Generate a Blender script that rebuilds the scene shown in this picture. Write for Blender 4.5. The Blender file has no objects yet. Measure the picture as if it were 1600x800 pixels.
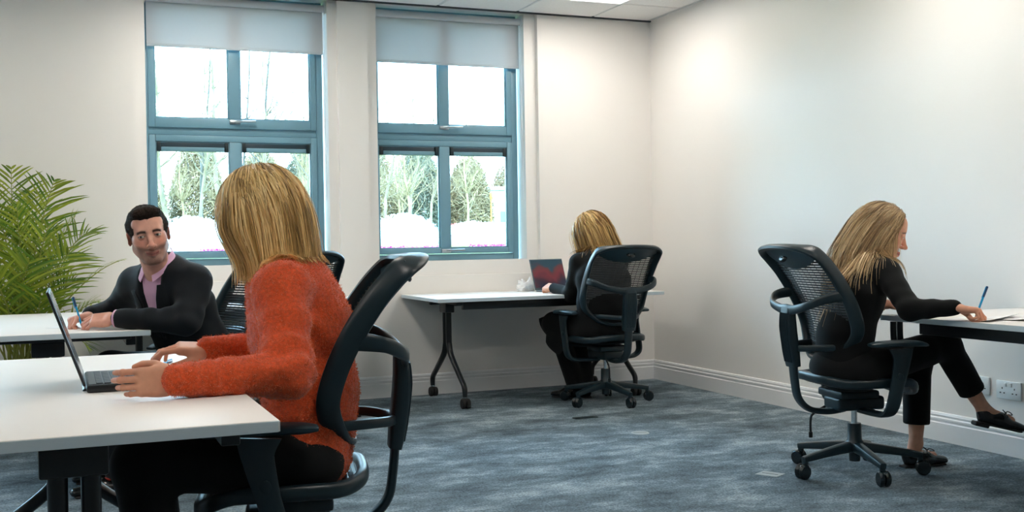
import bpy, bmesh, math, random
import numpy as np
from mathutils import Vector, Matrix, Euler, noise as mnoise

# ------------------------------------------------------------------ camera, sky, exposure
FPX = 1706.0
CAM = np.array([0.0, 0.0, 1.04])
_dY = np.array([100-800, 391-400, FPX]); _dY /= np.linalg.norm(_dY)
_dX = np.array([4962-800, 313-400, FPX]); _dX -= _dY*_dX.dot(_dY); _dX /= np.linalg.norm(_dX)
_dZ = np.cross(_dX, _dY)
RW = np.stack([_dX, _dY, _dZ])                      # world <- camera (x right, y down, z forward)
scene = bpy.context.scene
COL = scene.collection
cam = bpy.data.cameras.new('camera'); camo = bpy.data.objects.new('camera', cam); COL.objects.link(camo)
cam.sensor_width = 36.0; cam.lens = FPX/1600*36; cam.clip_start = 0.05; cam.clip_end = 400
_m = Matrix.Identity(4)
for i in range(3):
    _m[i][0] = RW[i][0]; _m[i][1] = -RW[i][1]; _m[i][2] = -RW[i][2]; _m[i][3] = CAM[i]
camo.matrix_world = _m
scene.camera = camo

SKY = 10.0
world = bpy.data.worlds.new('sky'); scene.world = world; world.use_nodes = True
wn = world.node_tree; wn.nodes.clear()
wo = wn.nodes.new('ShaderNodeOutputWorld'); wb = wn.nodes.new('ShaderNodeBackground')
tc = wn.nodes.new('ShaderNodeTexCoord'); sx = wn.nodes.new('ShaderNodeSeparateXYZ')
cr = wn.nodes.new('ShaderNodeValToRGB')
cr.color_ramp.elements[0].position = 0.0; cr.color_ramp.elements[0].color = (0.50, 0.82, 1.0, 1)
cr.color_ramp.elements[1].position = 0.7; cr.color_ramp.elements[1].color = (0.36, 0.70, 1.0, 1)
wn.links.new(tc.outputs['Generated'], sx.inputs[0]); wn.links.new(sx.outputs['Z'], cr.inputs[0])
wn.links.new(cr.outputs[0], wb.inputs['Color']); wb.inputs['Strength'].default_value = SKY
wn.links.new(wb.outputs[0], wo.inputs['Surface'])

sun = bpy.data.lights.new('sun', 'SUN'); sun.energy = 3.2; sun.angle = 0.02; sun.color = (1.0, 0.93, 0.80)
suno = bpy.data.objects.new('sun', sun); COL.objects.link(suno)
suno.rotation_euler = Euler((math.radians(52), 0, math.radians(-38)))   # from behind the building, on to the trees

vs = scene.view_settings
vs.view_transform = 'Standard'; vs.look = 'None'; vs.exposure = 1.02; vs.gamma = 1.0; vs.use_curve_mapping = False

PANEL = 9.8            # ceiling led panels, emission strength

# ------------------------------------------------------------------ materials
def srgb(h):
    h = h.lstrip('#'); c = [int(h[i:i+2], 16)/255 for i in (0, 2, 4)]
    return tuple(x/12.92 if x <= .04045 else ((x+.055)/1.055)**2.4 for x in c) + (1,)
MATS = {}
class NT:
    def __init__(s, name):
        s.m = bpy.data.materials.new(name); s.m.use_nodes = True
        s.t = s.m.node_tree; s.b = s.t.nodes['Principled BSDF']; s.o = s.t.nodes['Material Output']
        MATS[name] = s.m
    def n(s, t, **kw):
        x = s.t.nodes.new('ShaderNode'+t)
        for k, v in kw.items():
            if hasattr(x, k): setattr(x, k, v)
            else: x.inputs[k].default_value = v
        return x
    def l(s, a, b): s.t.links.new(a, b)
    def ramp(s, fac, stops):
        r = s.n('ValToRGB'); e = r.color_ramp.elements
        while len(e) < len(stops): e.new(0.5)
        for i, (p, c) in enumerate(stops):
            e[i].position = p; e[i].color = c if len(c) == 4 else tuple(c)+(1,)
        s.l(fac, r.inputs[0]); return r
    def coords(s, scale=(1, 1, 1), kind='Object'):
        tc = s.n('TexCoord'); mp = s.n('Mapping'); mp.inputs['Scale'].default_value = scale
        s.l(tc.outputs[kind], mp.inputs[0]); return mp.outputs[0]
    def noise(s, vec, scale, detail=3, rough=.5, dist=0):
        x = s.n('TexNoise'); x.inputs['Scale'].default_value = scale; x.inputs['Detail'].default_value = detail
        x.inputs['Roughness'].default_value = rough; x.inputs['Distortion'].default_value = dist
        s.l(vec, x.inputs['Vector']); return x.outputs['Fac']
    def bump(s, h, strength=.3, dist=.01):
        b = s.n('Bump'); b.inputs['Strength'].default_value = strength; b.inputs['Distance'].default_value = dist
        s.l(h, b.inputs['Height']); s.l(b.outputs[0], s.b.inputs['Normal']); return b
    def set(s, col=None, rough=None, metal=None, spec=None, **kw):
        if col is not None: s.b.inputs['Base Color'].default_value = col
        if rough is not None: s.b.inputs['Roughness'].default_value = rough
        if metal is not None: s.b.inputs['Metallic'].default_value = metal
        if spec is not None: s.b.inputs['Specular IOR Level'].default_value = spec
        for k, v in kw.items(): s.b.inputs[k].default_value = v
        return s

def plain(name, col, rough=.5, metal=0, spec=.5, var=.06, vscale=6, bump=0, bscale=200):
    """a colour with faint procedural variation and optional fine relief"""
    m = NT(name); m.set(col, rough, metal, spec)
    v = m.coords()
    f = m.noise(v, vscale, 4)
    a = tuple(min(1, c*(1-var)) for c in col[:3]); b = tuple(min(1, c*(1+var)) for c in col[:3])
    r = m.ramp(f, [(.3, a), (.7, b)]); m.l(r.outputs[0], m.b.inputs['Base Color'])
    if bump: m.bump(m.noise(v, bscale, 2), bump, .002)
    return m.m

plain('wall_paint', srgb('#f0ede9'), .42, spec=.45, var=.012, vscale=1.2, bump=.04, bscale=160)
plain('trim_white', srgb('#e8e9ea'), .35, var=.01)
plain('frame_blue', srgb('#739eb0'), .38, var=.03)
plain('frame_dark', srgb('#12303e'), .45)
plain('ceiling_tile', srgb('#e6e6e4'), .9, spec=.1, var=.03, vscale=60, bump=.25, bscale=120)
plain('grid_metal', srgb('#c9ccce'), .5)
plain('shadow_gap', srgb('#3a4045'), .7)
plain('desk_white', srgb('#ece8e4'), .45, var=.012, vscale=3)
plain('desk_edge', srgb('#cfdde4'), .4, var=.01)
plain('black_steel', srgb('#14191d'), .32, spec=.5, var=.1)
plain('black_plastic', srgb('#10252d'), .38, spec=.5, var=.10, vscale=14, bump=.05, bscale=500)  # black tinted teal for the window light the chairs catch
plain('black_gloss', srgb('#101c22'), .18, spec=.6)
plain('black_mesh', srgb('#161e23'), .6, var=.08)
plain('black_rubber', srgb('#0b0d0f'), .7)
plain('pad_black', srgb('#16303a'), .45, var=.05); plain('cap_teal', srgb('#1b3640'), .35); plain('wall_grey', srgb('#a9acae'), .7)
plain('chrome', srgb('#d8dde0'), .12, metal=1)
plain('badge_grey', srgb('#52646d'), .3, var=.05)
plain('silver', srgb('#c6cdd1'), .28, metal=.9)
plain('laptop_black', srgb('#14181b'), .38, spec=.5, bump=.03, bscale=600)
plain('laptop_key', srgb('#2b3034'), .5)
plain('laptop_deck', srgb('#3b4043'), .45)
plain('paper', srgb('#f1f1f2'), .8, var=.01)
plain('pen_blue', srgb('#1f9fd8'), .25)
plain('pen_dark', srgb('#0f3c66'), .3)
plain('socket_white', srgb('#e4eaec'), .35)
plain('socket_hole', srgb('#1c2429'), .8)
plain('stem_green', srgb('#8a8f35'), .55, var=.3, vscale=9)
plain('pot_grey', srgb('#55585a'), .6)
plain('soil', srgb('#2d241c'), .95)
m = NT('carpet')
m.set(rough=.95, spec=.08)
v = m.coords()
big = m.noise(m.coords((1.7, 2.6, 1)), 1.7, 7, .72, .1)
fine = m.noise(v, 110, 3, .75)
tick = m.noise(m.coords((60, 200, 1)), 1.0, 2, .6)
r1 = m.ramp(big, [(.33, srgb('#465259')), (.50, srgb('#6a7982')), (.66, srgb('#9aa8b0'))])
r2 = m.ramp(fine, [(.32, (.42, .42, .42)), (.68, (1.5, 1.5, 1.5))])
r3 = m.ramp(tick, [(.36, (.80, .80, .80)), (.64, (1.15, 1.15, 1.15))])
mx = m.n('Mix', data_type='RGBA', blend_type='MULTIPLY'); mx.inputs[0].default_value = 1
m.l(r1.outputs[0], mx.inputs[6]); m.l(r2.outputs[0], mx.inputs[7])
mx2 = m.n('Mix', data_type='RGBA', blend_type='MULTIPLY'); mx2.inputs[0].default_value = 1
m.l(mx.outputs[2], mx2.inputs[6]); m.l(r3.outputs[0], mx2.inputs[7])
m.l(mx2.outputs[2], m.b.inputs['Base Color']); m.bump(fine, .5, .004)

m = NT('glass'); t = m.t; t.nodes.remove(m.b)
tr = m.n('BsdfTransparent'); gl = m.n('BsdfGlossy'); gl.inputs['Roughness'].default_value = .02
fr = m.n('Fresnel'); fr.inputs['IOR'].default_value = 1.35
ms = m.n('MixShader'); m.l(fr.outputs[0], ms.inputs[0]); m.l(tr.outputs[0], ms.inputs[1]); m.l(gl.outputs[0], ms.inputs[2])
m.l(ms.outputs[0], m.o.inputs['Surface'])

m = NT('blind_fabric'); t = m.t; t.nodes.remove(m.b)
df = m.n('BsdfDiffuse'); df.inputs[0].default_value = srgb('#dde4ea')
tl = m.n('BsdfTranslucent'); tl.inputs[0].default_value = srgb('#b4b9bb')
ms = m.n('MixShader'); ms.inputs[0].default_value = .32
m.l(df.outputs[0], ms.inputs[1]); m.l(tl.outputs[0], ms.inputs[2]); m.l(ms.outputs[0], m.o.inputs['Surface'])

m = NT('led_panel'); m.set((1, 1, 1, 1)); m.b.inputs['Emission Color'].default_value = (1.0, .93, .85, 1); m.b.inputs['Emission Strength'].default_value = PANEL

# ------------------------------------------------------------------ mesh helpers
def cat(pts, n=6, closed=False):
    """Catmull-Rom resample"""
    P = [np.array(p, float) for p in pts]; out = []
    L = len(P); rng = range(L if closed else L-1)
    for i in rng:
        if closed: p0, p1, p2, p3 = P[i-1], P[i], P[(i+1) % L], P[(i+2) % L]
        else: p0, p1, p2, p3 = P[max(i-1, 0)], P[i], P[i+1], P[min(i+2, L-1)]
        for k in range(n):
            t = k/n
            out.append(.5*((2*p1)+(-p0+p2)*t+(2*p0-5*p1+4*p2-p3)*t*t+(-p0+3*p1-3*p2+p3)*t**3))
    if not closed: out.append(P[-1])
    return np.array(out)
def rs(vals, n):
    """resample a list of numbers to n"""
    vals = np.atleast_1d(np.array(vals, float))
    if len(vals) == 1: return np.full(n, vals[0])
    return np.interp(np.linspace(0, 1, n), np.linspace(0, 1, len(vals)), vals)
_box_cache = {}
def rbox(size, bev, seg):
    key = (tuple(round(s, 5) for s in size), round(bev, 5), seg)
    if key not in _box_cache:
        bm = bmesh.new(); bmesh.ops.create_cube(bm, size=1)
        bmesh.ops.scale(bm, vec=size, verts=bm.verts)
        if bev > 0: bmesh.ops.bevel(bm, geom=list(bm.edges), offset=min(bev, min(size)*.49), segments=seg, affect='EDGES', profile=.5)
        bm.verts.index_update()
        _box_cache[key] = ([tuple(v.co) for v in bm.verts], [[v.index for v in f.verts] for f in bm.faces]); bm.free()
    return _box_cache[key]
class MB:
    def __init__(s): s.v = []; s.f = []; s.mi = []; s.cur = 0
    def add(s, V, F, M=None):
        o = len(s.v)
        if M is not None: V = [tuple(M @ Vector(p)) for p in V]
        s.v += [tuple(map(float, p)) for p in V]; s.f += [[i+o for i in f] for f in F]; s.mi += [s.cur]*len(F); return s
    def box(s, c, size, bev=.003, seg=2, rot=None):
        V, F = rbox(size, bev, seg)
        M = Matrix.Translation(c)
        if rot is not None: M = M @ (rot.to_matrix().to_4x4() if isinstance(rot, Euler) else rot)
        return s.add(V, F, M)
    def span(s, a, b, bev=.0, seg=2):
        a, b = np.minimum(a, b), np.maximum(a, b)
        return s.box(tuple((a+b)/2), tuple(b-a), bev, seg)
    def sweep(s, path, w, h, up=(0, 0, 1), n=12, power=2.0, closed=False, caps=True, twist=0):
        """superellipse section swept along path: w across (side), h along up"""
        P = np.array(path, float); L = len(P); w = rs(w, L); h = rs(h, L)
        T = np.roll(P, -1, 0)-np.roll(P, 1, 0)
        if not closed: T[0] = P[1]-P[0]; T[-1] = P[-1]-P[-2]
        T /= np.linalg.norm(T, axis=1)[:, None]+1e-12
        U = np.array(up, float)
        if U.ndim == 1: U = np.tile(U, (L, 1))
        a = np.linspace(0, 2*np.pi, n, endpoint=False)+np.pi/n
        ca, sa = np.cos(a), np.sin(a); e = 2/power
        ca = np.sign(ca)*abs(ca)**e; sa = np.sign(sa)*abs(sa)**e
        V = []
        for i in range(L):
            S = np.cross(T[i], U[i]); l = np.linalg.norm(S)
            if l < 1e-4: S = np.cross(T[i], (1, .01, 0)); l = np.linalg.norm(S)
            S /= l; N = np.cross(S, T[i])
            V += [P[i]+S*ca[k]*w[i]/2+N*sa[k]*h[i]/2 for k in range(n)]
        F = []
        for i in range(L if closed else L-1):
            j = (i+1) % L
            for k in range(n):
                q = (k+1) % n; F.append([i*n+k, i*n+q, j*n+q, j*n+k])
        if caps and not closed:
            F.append(list(range(n))[::-1]); F.append([(L-1)*n+k for k in range(n)])
        return s.add(V, F)
    def tube(s, path, r, n=10, closed=False, caps=True):
        """round tube with parallel-transport frame"""
        P = np.array(path, float); L = len(P); R = rs(r, L)
        T = np.roll(P, -1, 0)-np.roll(P, 1, 0)
        if not closed: T[0] = P[1]-P[0]; T[-1] = P[-1]-P[-2]
        T /= np.linalg.norm(T, axis=1)[:, None]+1e-12
        N = np.cross(T[0], (0, 0, 1.0))
        if np.linalg.norm(N) < .1: N = np.cross(T[0], (1.0, 0, 0))
        V = []; a = np.linspace(0, 2*np.pi, n, endpoint=False)
        for i in range(L):
            N = N-T[i]*N.dot(T[i]); N /= np.linalg.norm(N)+1e-12; B = np.cross(T[i], N)
            V += [P[i]+(N*math.cos(x)+B*math.sin(x))*R[i] for x in a]
        F = []
        for i in range(L if closed else L-1):
            j = (i+1) % L
            for k in range(n):
                q = (k+1) % n; F.append([i*n+k, i*n+q, j*n+q, j*n+k])
        if caps and not closed:
            F.append(list(range(n))[::-1]); F.append([(L-1)*n+k for k in range(n)])
        return s.add(V, F)
    def lathe(s, prof, n=20, M=None):
        V = []; F = []; L = len(prof)
        for r, z in prof:
            V += [(r*math.cos(2*math.pi*k/n), r*math.sin(2*math.pi*k/n), z) for k in range(n)]
        for i in range(L-1):
            for k in range(n):
                q = (k+1) % n; F.append([i*n+k, i*n+q, (i+1)*n+q, (i+1)*n+k])
        F.append(list(range(n))[::-1]); F.append([(L-1)*n+k for k in range(n)])
        return s.add(V, F, M)
    def prism(s, poly, d0, d1, axis='y'):
        """extrude 2d polygon; axis y: poly=(x,z); x: (y,z); z: (x,y)"""
        f = {'y': lambda p, d: (p[0], d, p[1]), 'x': lambda p, d: (d, p[0], p[1]), 'z': lambda p, d: (p[0], p[1], d)}[axis]
        n = len(poly); V = [f(p, d0) for p in poly]+[f(p, d1) for p in poly]
        F = [list(range(n)), [n+k for k in range(n)][::-1]]+[[k, n+k, n+(k+1) % n, (k+1) % n] for k in range(n)]
        return s.add(V, F)
    def grid(s, fn, nu, nv, thick=0):
        """surface fn(u,v)->point; thick gives a second skin along -normal"""
        P = np.array([[fn(i/nu, j/nv) for j in range(nv+1)] for i in range(nu+1)], float)
        idx = lambda i, j: i*(nv+1)+j
        V = P.reshape(-1, 3); F = [[idx(i, j), idx(i+1, j), idx(i+1, j+1), idx(i, j+1)] for i in range(nu) for j in range(nv)]
        if thick:
            du = np.gradient(P, axis=0); dv = np.gradient(P, axis=1); Nn = np.cross(du, dv); Nn /= np.linalg.norm(Nn, axis=2)[..., None]+1e-12
            V2 = (P-Nn*thick).reshape(-1, 3); o = len(V)
            F += [[o+q for q in f][::-1] for f in F]
            def side(ids):
                for a, b in zip(ids, ids[1:]): F.append([b, a, o+a, o+b])
            side([idx(i, 0) for i in range(nu, -1, -1)]); side([idx(i, nv) for i in range(nu+1)])
            side([idx(0, j) for j in range(nv+1)]); side([idx(nu, j) for j in range(nv, -1, -1)])
            V = np.concatenate([V, V2])
        return s.add(V, F)
    def build(s, name, mat, parent=None, smooth=40, **tags):
        me = bpy.data.meshes.new(name); me.from_pydata(s.v, [], s.f)
        bm = bmesh.new(); bm.from_mesh(me); bmesh.ops.recalc_face_normals(bm, faces=bm.faces); bm.to_mesh(me); bm.free()
        mats = mat if isinstance(mat, (list, tuple)) else [mat]
        for q in mats: me.materials.append(MATS[q])
        if len(mats) > 1: me.polygons.foreach_set('material_index', s.mi)
        if smooth is not None:
            me.shade_smooth(); me.set_sharp_from_angle(angle=math.radians(smooth))
        return link(name, me, parent, **tags)
def link(name, data, parent=None, **tags):
    o = bpy.data.objects.new(name, data); COL.objects.link(o)
    if parent is not None: o.parent = parent
    for k, v in tags.items(): o[k] = v
    return o
def thing(name, loc=(0, 0, 0), rz=0, **tags):
    o = link(name, None, None, **tags); o.location = loc; o.rotation_euler = (0, 0, rz); o.empty_display_size = .1; return o
def copy_tree(o, parent=None):
    c = o.copy(); COL.objects.link(c); c.parent = parent
    for ch in list(o.children): copy_tree(ch, c)
    return c
def NP(path): return np.array(path, float)
# ------------------------------------------------------------------ the room
XR, YB, HC = 4.112, 7.222, 2.695          # right wall, back wall, ceiling height
XL, YF = -4.4, -2.6                       # walls behind and left of the camera
ST = dict(kind='structure')
mb = MB(); mb.span((XL-.2, YF-.2, -.12), (XR+.2, YB+.34, 0)); mb.build('floor', 'carpet', smooth=None, **ST)

# back wall, a slab with window openings and shallow bays that rise to the ceiling
BAYD, WT = .045, .34                      # bay recess, wall thickness
WINS = [(.432, 1.724, .497, 1.662), (1.926, 3.186, 2.0, 3.098)]     # bay x0,x1, opening x0,x1
WINS = [(-3.36, -2.07, -3.29, -2.135), (-1.862, -.57, -1.794, -.639)] + WINS  # unseen windows added further left for more daylight
SILL, BAYZ, WTOP = .925, .823, 2.69
mb = MB()
def slab(x0, x1, z0, z1, y0, y1=YB+WT): mb.span((x0, y0, z0), (x1, y1, z1))
edges = [XL-.2]
for (a, b, c, d) in WINS:
    slab(edges[-1], a, 0, HC+.1, YB); edges.append(b)
    slab(a, b, 0, BAYZ, YB)                                    # below the bay
    slab(a, b, BAYZ, SILL, YB+BAYD)                            # bay back up to the sill
    slab(a, c, SILL, HC+.1, YB+BAYD); slab(d, b, SILL, HC+.1, YB+BAYD)
    slab(c, d, WTOP, HC+.1, YB+BAYD)
slab(edges[-1], XR+.2, 0, HC+.1, YB)
mb.build('wall_back', 'wall_paint', smooth=None, **ST)
mb = MB(); mb.span((XR, YF-.2, 0), (XR+.2, YB, HC+.1)); mb.build('wall_right', 'wall_paint', smooth=None, **ST)
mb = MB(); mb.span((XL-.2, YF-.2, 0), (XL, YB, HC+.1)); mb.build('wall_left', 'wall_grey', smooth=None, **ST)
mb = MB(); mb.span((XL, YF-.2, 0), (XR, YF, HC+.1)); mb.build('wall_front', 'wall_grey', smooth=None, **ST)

# moulded skirting boards
PROF = [(0, 0), (.018, 0), (.018, .092), (.014, .097), (.014, .104), (.017, .108), (.017, .117), (.012, .122), (.012, .129), (.014, .132), (.010, .143), (0, .146)]
mb = MB(); mb.prism([(YB-d, z) for d, z in PROF], XL, XR, 'x'); mb.build('baseboard_back', 'trim_white', smooth=30, **ST)
mb = MB(); mb.prism([(XR-d, z) for d, z in PROF], YF, YB-.0005, 'y'); mb.build('baseboard_right', 'trim_white', smooth=30, **ST)

# suspended ceiling: deck, dark shadow-gap angle along the back wall, T bars and single tiles
mb = MB(); mb.span((XL-.2, YF-.2, HC+.03), (XR+.2, YB+BAYD, HC+.12)); ceil = mb.build('ceiling', 'grid_metal', smooth=None, **ST)
mb = MB(); mb.span((XL, YB-.022, HC-.012), (XR, YB-.0005, HC+.03)); mb.build('trim_1', 'shadow_gap', smooth=None, **ST)
mb = MB(); mb.span((XR-.022, YF, HC-.004), (XR-.0005, YB-.024, HC+.03)); mb.build('trim_2', 'grid_metal', smooth=None, **ST)
TX0, TY0, TS = 3.62, 6.735, .597
xs = [XR-.022]+[TX0-TS*i for i in range(14)]+[XL]; ys = [YB-.022]+[TY0-TS*i for i in range(16)]+[YF]
LIGHTS = {(i, j) for i in (1, 5, 9) for j in (1, 5, 9)}
tile_cache = {}
mbg = MB()
for x in xs[1:-1]: mbg.span((x-.012, YF, HC+.001), (x+.012, YB-.022, HC+.03))
for y in ys[1:-1]: mbg.span((XL, y-.012, HC+.0005), (XR-.022, y+.012, HC+.03))
mbg.build('grid_bars', 'grid_metal', ceil, smooth=None)
for i in range(len(xs)-1):
    for j in range(len(ys)-1):
        x1, x0, y1, y0 = xs[i], xs[i+1], ys[j], ys[j+1]
        if (i, j) in LIGHTS: continue
        w, d = x1-x0-.018, y1-y0-.018; key = (round(w, 3), round(d, 3))
        if key not in tile_cache:
            mb = MB(); mb.box((0, 0, .009), (w, d, .018), .004, 1); o = mb.build('ceiling_tile', 'ceiling_tile', ceil, smooth=None); tile_cache[key] = o.data
        else: o = link('ceiling_tile', tile_cache[key], ceil)
        o.location = ((x0+x1)/2, (y0+y1)/2, HC-.006)
lp = None
for k, (i, j) in enumerate(sorted(LIGHTS)):
    x, y = (xs[i]+xs[i+1])/2, (ys[j]+ys[j+1])/2
    if lp is None:
        lp = thing('ceiling_light', category='light', group='led panels in the suspended ceiling')
        mb = MB(); q = .285
        for a, b in (((-q, -q), (q, -q+.02)), ((-q, q-.02), (q, q)), ((-q, -q+.02), (-q+.02, q-.02)), ((q-.02, -q+.02), (q, q-.02))): mb.span((a[0], a[1], -.012), (b[0], b[1], .02), .002)
        mb.build('frame', 'trim_white', lp); mb = MB(); mb.box((0, 0, .004), (.54, .54, .012), .002); mb.build('diffuser', 'led_panel', lp)
        o = lp
    else: o = copy_tree(lp)
    o.location = (x, y, HC-.004); o['label'] = 'square led panel in the suspended ceiling near the right-hand corner' if (i, j) == (1, 1) else 'square led panel in the suspended ceiling, outside the picture'

# ------------------------------------------------------------------ windows
def window(n, x0, x1):
    W = link('window_%d' % n, None, None, kind='structure'); W.location = (x0, YB+.15, SILL); w = x1-x0; H = WTOP-SILL
    D = .07
    def frame(a0, a1, b0, b1, t, y0, y1, name, mat, par, bev=.004, ts=None):
        tl, tr, tb, tt = ts or (t, t, t, t)
        mb = MB(); mb.span((a0, y0, b0), (a0+tl, y1, b1), bev); mb.span((a1-tr, y0, b0), (a1, y1, b1), bev)
        mb.span((a0+tl, y0, b0), (a1-tr, y1, b0+tb), bev); mb.span((a0+tl, y0, b1-tt), (a1-tr, y1, b1), bev)
        return mb.build(name, mat, par, smooth=30)
    fr = frame(0, w, 0, H, .045, 0, D, 'window_frame', 'frame_blue', W)
    ZT = .850                                   # the transom between lower and upper sash
    mb = MB(); mb.span((.045, .006, ZT), (w-.045, D, ZT+.05), .004); mb.build('transom', 'frame_blue', W, smooth=30)
    for nm, z0, z1 in (('lower_sash', .045, ZT-.002), ('upper_sash', ZT+.046, H-.045)):
        m0, m1 = .047, w-.047
        rb = .062 if nm == 'upper_sash' else .04; s = frame(m0, m1, z0+.002, z1, .04, -.012, .045, nm, 'frame_blue', W, ts=(.04, .04, rb, .04))
        c = w/2; mb = MB(); mb.span((c-.037, -.012, z0+rb+.002), (c+.037, .045, z1-.04), .004); mb.build('mullion', 'frame_blue', s, smooth=30)
        for a, b in ((m0+.04, c-.037), (c+.037, m1-.04)):
            mb = MB(); mb.span((a-.004, .018, z0+rb-.004), (b+.004, .034, z1-.034)); mb.build('pane', 'glass', s, smooth=None)
            # glazing bead
            frame(a, b, z0+rb+.002, z1-.04, .008, .0, .017, 'glazing_bead', 'frame_blue', s, .001)
            if nm == 'lower_sash':              # slim vent in a dark recess over each lower pane
                mb = MB(); mb.span((a+.008, -.004, z1-.105), (b-.008, .016, z1-.048), .002); v = mb.build('vent', 'frame_dark', s, smooth=30)
                mb = MB(); mb.span((a+.034, -.012, z1-.103), (b-.034, -.004, z1-.076), .003); mb.build('vent_flap', 'frame_blue', v, smooth=30)
                for q in (a+.008, b-.030):
                    mb = MB(); mb.span((q, -.014, z1-.107), (q+.022, -.004, z1-.046), .002); mb.build('vent_end_cap', 'black_plastic', v, smooth=30)
        mb = MB(); hx, hz = c, z0+rb-.018
        if nm == 'upper_sash': hx -= .0
        mb.box((hx, -.018, hz), (.07, .016, .026), .006); mb.sweep(NP([(hx+.0, -.03, hz), (hx+.02, -.042, hz+.002), (hx+.13, -.044, hz+.006)]), .020, .014, (0, 0, 1), 8, 3)
        mb.build('handle', 'silver', s)
    # inner sill board and reveal lining
    return W
window(1, .470, 1.648); window(2, 1.945, 3.080); window(3, -1.794, -.639); window(4, -3.29, -2.135)  # the last two are added out of view to let daylight in

def blind(x0, x1, zb, label, tube_z=2.638):
    B = thing('roller_blind', (x0, YB+.085, 0), label=label, category='blind', group='roller blinds'); w = x1-x0
    Mx = Matrix.Rotation(math.pi/2, 4, 'Y')
    mb = MB(); mb.lathe([(.0, 0), (.024, 0), (.024, w), (.0, w)], 20, Matrix.Translation((0, 0, tube_z)) @ Mx); mb.build('roller_tube', 'blind_fabric', B)
    for q in (-.006, w):
        mb = MB(); mb.span((q, -.03, tube_z-.035), (q+.005, .03, tube_z+.045), .002); mb.build('bracket', 'trim_white', B)
    mb = MB(); mb.span((.006, .0215, zb+.012), (w-.006, .0235, tube_z)); mb.build('fabric', 'blind_fabric', B, smooth=None)
    mb = MB(); mb.box((w/2, .0225, zb+.008), (w-.012, .012, .02), .005); mb.build('bottom_bar', 'blind_fabric', B)
    mb = MB(); mb.tube([(w-.01, -.026, tube_z), (w-.009, -.028, tube_z-.6), (w-.008, -.027, 1.35)], .0022, 6); mb.tube([(w-.01, .0, tube_z-.03), (w-.012, -.016, tube_z-.6), (w-.008, -.027, 1.35)], .0018, 6)
    mb.build('chain', 'trim_white', B)
blind(.505, 1.652, 2.335, 'pale roller blind half drawn over the window behind the orange sweater')
blind(2.008, 3.09, 2.305, 'pale roller blind half drawn over the window nearest the room corner')
blind(-1.784, -.649, 2.32, 'pale roller blind on the added daylight window behind the palm, outside the picture')
blind(-3.28, -2.145, 2.32, 'pale roller blind on the added daylight window left of the palm, outside the picture')

# ------------------------------------------------------------------ sockets on the right-hand wall
def socket(yc, zc, label):
    S = thing('wall_socket', (XR, yc, zc), label=label, category='socket', group='double wall sockets')
    mb = MB(); mb.box((-.005, 0, 0), (.010, .146, .086), .004, 2); mb.build('face_plate', 'socket_white', S)
    for q in (-.036, .036):
        mb = MB()
        for dy, dz, a, b in ((0, .008, .005, .008), (-.011, -.014, .008, .005), (.011, -.014, .008, .005)): mb.box((-.0102, q+dy, dz), (.001, a, b), 0)
        mb.build('pin_holes', 'socket_hole', S, smooth=None)
        mb = MB(); mb.box((-.0115, q*.42, .026), (.006, .012, .018), .002); mb.build('rocker_switch', 'socket_white', S)
socket(4.056, .315, 'double white wall socket nearer the crossed legs, left of the pair')
socket(3.868, .308, 'double white wall socket at the edge of the picture, right of the pair')
socket(5.485, .405, 'double white wall socket half hidden behind the chair back on the right')
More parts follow.
